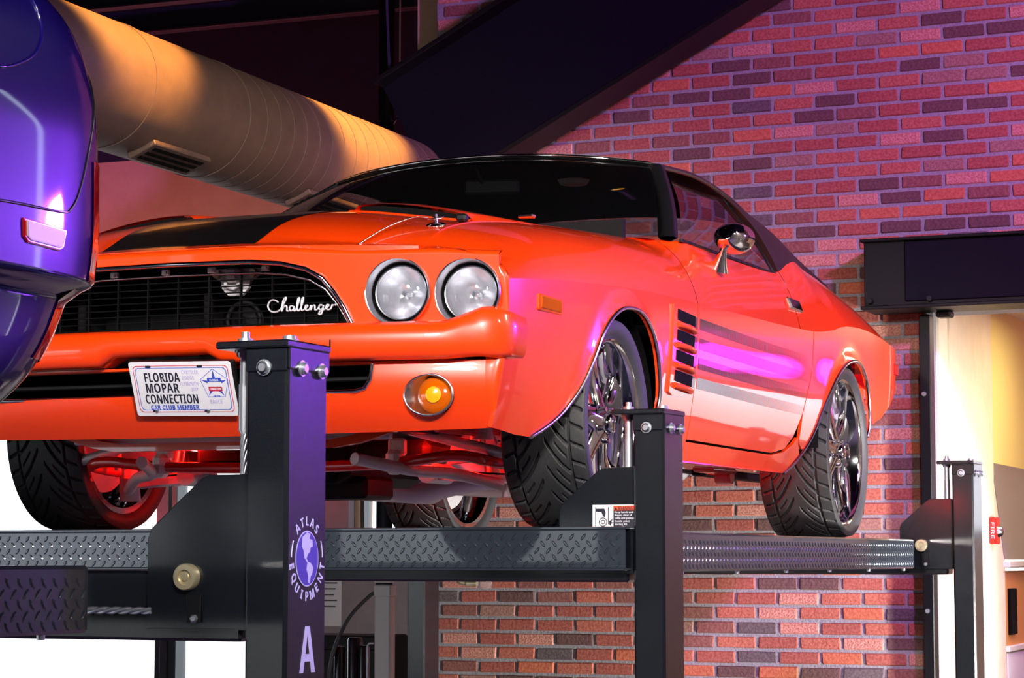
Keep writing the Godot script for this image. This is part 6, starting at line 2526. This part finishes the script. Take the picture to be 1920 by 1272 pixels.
func build_ceiling_things() -> void:
	# big spiral duct along z
	var R := 0.245
	var c := Vector3(-1.57, 3.407, 0)
	var d := thing("air_duct", "large tan round air duct running under the dark ceiling", "duct", Vector3(c.x, c.y, 0))
	var mb := MB.new()
	var prof := []
	var z := -4.3
	while z < -2.15:
		prof.append(Vector2(R, z)); prof.append(Vector2(R, z + 0.108)); prof.append(Vector2(R - 0.0025, z + 0.1085)); prof.append(Vector2(R - 0.0025, z + 0.1205)); prof.append(Vector2(R, z + 0.121))
		z += 0.121
	prof.append(Vector2(R, 10.4))
	mb.lathe(prof, Transform3D(Basis(Vector3.RIGHT, PI / 2), Vector3.ZERO), 64, 1.0)
	put(mb, "duct_shell", M.duct, d)
	for zz in [-2.0, -1.25]:
		mb = MB.new()
		mb.lathe([Vector2(R, zz - 0.02), Vector2(R + 0.003, zz - 0.0195), Vector2(R + 0.003, zz + 0.0195), Vector2(R, zz + 0.02)], Transform3D(Basis(Vector3.RIGHT, PI / 2), Vector3.ZERO), 64, 1.0)
		put(mb, "joint_band", M.duct, d)
	for e in [[-1.6, 0.44], [-2.95, 0.5]]:
		var a := deg_to_rad(-68)
		var n := Vector3(cos(a), sin(a), 0)
		var bs := Basis(Vector3(-sin(a), cos(a), 0), n, Vector3(0, 0, 1))
		mb = MB.new()
		mb.box(n * (R + 0.004), Vector3(0.13, 0.024, e[1]), 0.004, bs)
		for q in mb.v.size(): mb.v[q] += Vector3(0, 0, e[0])
		put(mb, "vent_frame", M.duct, d)
		for k in 3:
			mb = MB.new()
			mb.box(n * (R + 0.0165) + bs.x * (0.034 - k * 0.034), Vector3(0.018, 0.005, e[1] - 0.06), 0.0, bs)
			for q in mb.v.size(): mb.v[q] += Vector3(0, 0, e[0])
			put(mb, "vent_slot", M.matte_black, d)
	# sloping roof girder in front of the brick wall
	var A := Vector3(-3.2, 2.36, -4.0)
	var B := Vector3(3.6, 5.9, -4.0)
	var ax := (B - A).normalized()
	A = Vector3(-0.919, 3.561, -4.0) - ax * 0.5
	B = Vector3(-0.919, 3.561, -4.0) + ax * 3.3
	var upv := Vector3(-ax.y, ax.x, 0)
	var g := thing("roof_girder", "deep black steel roof girder sloping up across the brick wall", "girder", Vector3.ZERO)
	var bs2 := Basis(ax, upv, Vector3(0, 0, 1))
	var L := A.distance_to(B)
	var mid := (A + B) * 0.5
	mb = MB.new()
	mb.box(mid + upv * 0.34, Vector3(L, 0.64, 0.016), 0.0, bs2)
	put(mb, "web", M.navy_steel, g)
	mb = MB.new()
	mb.box(mid + upv * 0.012, Vector3(L, 0.024, 0.24), 0.003, bs2)
	put(mb, "lower_flange", M.black_steel, g)
	mb = MB.new()
	mb.box(mid + upv * 0.67, Vector3(L, 0.024, 0.24), 0.003, bs2)
	put(mb, "upper_flange", M.black_steel, g)
	var gb := MB.new()
	gb.prism(PackedVector2Array([Vector2(A.x, A.y) + Vector2(upv.x, upv.y) * 0.5 - Vector2(0.1, 0), Vector2(B.x, B.y) + Vector2(upv.x, upv.y) * 0.5, Vector2(B.x, 5.3), Vector2(A.x - 0.4, 5.3)]), 0.03, Transform3D(Basis.IDENTITY, Vector3(0, 0, -4.16)))
	struct(put(gb, "wall_gable", M.navy_wall, self))
	# column, purlins and hanger wire behind
	mb = MB.new()
	mb.cyl(Vector3(-2.21, 0, -5.2), Vector3(-2.21, 5.3, -5.2), 0.045, 0.045, 20)
	tag(put(mb, "pipe_column", M.navy_steel, self), "thin dark vertical pipe between the duct and the girder", "pipe")
	for k in 3:
		var zz := -5.9 + k * 0.75
		mb = MB.new()
		mb.box(Vector3(-2.6, 4.86 - k * 0.03, zz), Vector3(6.4, 0.16, 0.014), 0.002)
		mb.box(Vector3(-2.6, 4.785 - k * 0.03, zz + 0.035), Vector3(6.4, 0.014, 0.08), 0.002)
		mb.box(Vector3(-2.6, 4.935 - k * 0.03, zz - 0.035), Vector3(6.4, 0.014, 0.08), 0.002)
		tag(put(mb, "roof_purlin", M.purlin, self), ["farthest dark purlin under the ceiling behind the girder", "middle dark purlin under the ceiling behind the girder", "nearest dark purlin under the ceiling beside the girder"][k], "purlin", "roof purlins")
	var wr := thing("duct_hanger", "thin wire hanger with a forked end above the air duct", "wire", Vector3(-2.13, 4.1, -5.2))
	mb = MB.new()
	mb.cyl(Vector3(0, 0.03, 0), Vector3(0, 1.2, 0), 0.0045, 0.0045, 8)
	put(mb, "wire", M.steel, wr)
	mb = MB.new()
	mb.cyl(Vector3(0, -0.04, 0), Vector3(0, 0.05, 0), 0.014, 0.01, 12)
	put(mb, "clamp", M.steel, wr)
	mb = MB.new()
	mb.tube(smooth2([Vector3(0, -0.04, 0), Vector3(0.03, -0.1, 0), Vector3(0.11, -0.19, 0)], 5), 0.0035, 6)
	mb.tube(smooth2([Vector3(0, -0.04, 0), Vector3(-0.02, -0.1, 0), Vector3(-0.07, -0.17, 0)], 5), 0.0035, 6)
	put(mb, "fork", M.steel, wr)
	# small clear bulb on the brick wall under the front cover
	var wb := thing("wall_bulb", "small clear glass bulb in a fitting on the lower brick wall", "bulb", Vector3(-1.27, 1.485, -4.2))
	mb = MB.new()
	mb.lathe([Vector2(0.0, 0.07), Vector2(0.024, 0.06), Vector2(0.034, 0.035), Vector2(0.026, 0.005), Vector2(0.014, -0.015)], Transform3D(Basis(Vector3(0, 0, 1), -PI / 2), Vector3(0.03, 0, 0)), 20)
	put(mb, "bulb_glass", M.clear, wb)
	mb = MB.new()
	mb.cyl(Vector3(-0.03, 0, 0), Vector3(0.02, 0, 0), 0.017, 0.015, 14)
	mb.tube(smooth2([Vector3(-0.03, 0, 0), Vector3(-0.075, 0.01, 0), Vector3(-0.1, 0.03, -0.04), Vector3(-0.1, 0.04, -0.12)], 5), 0.012, 10)
	put(mb, "fitting", M.brass, wb)
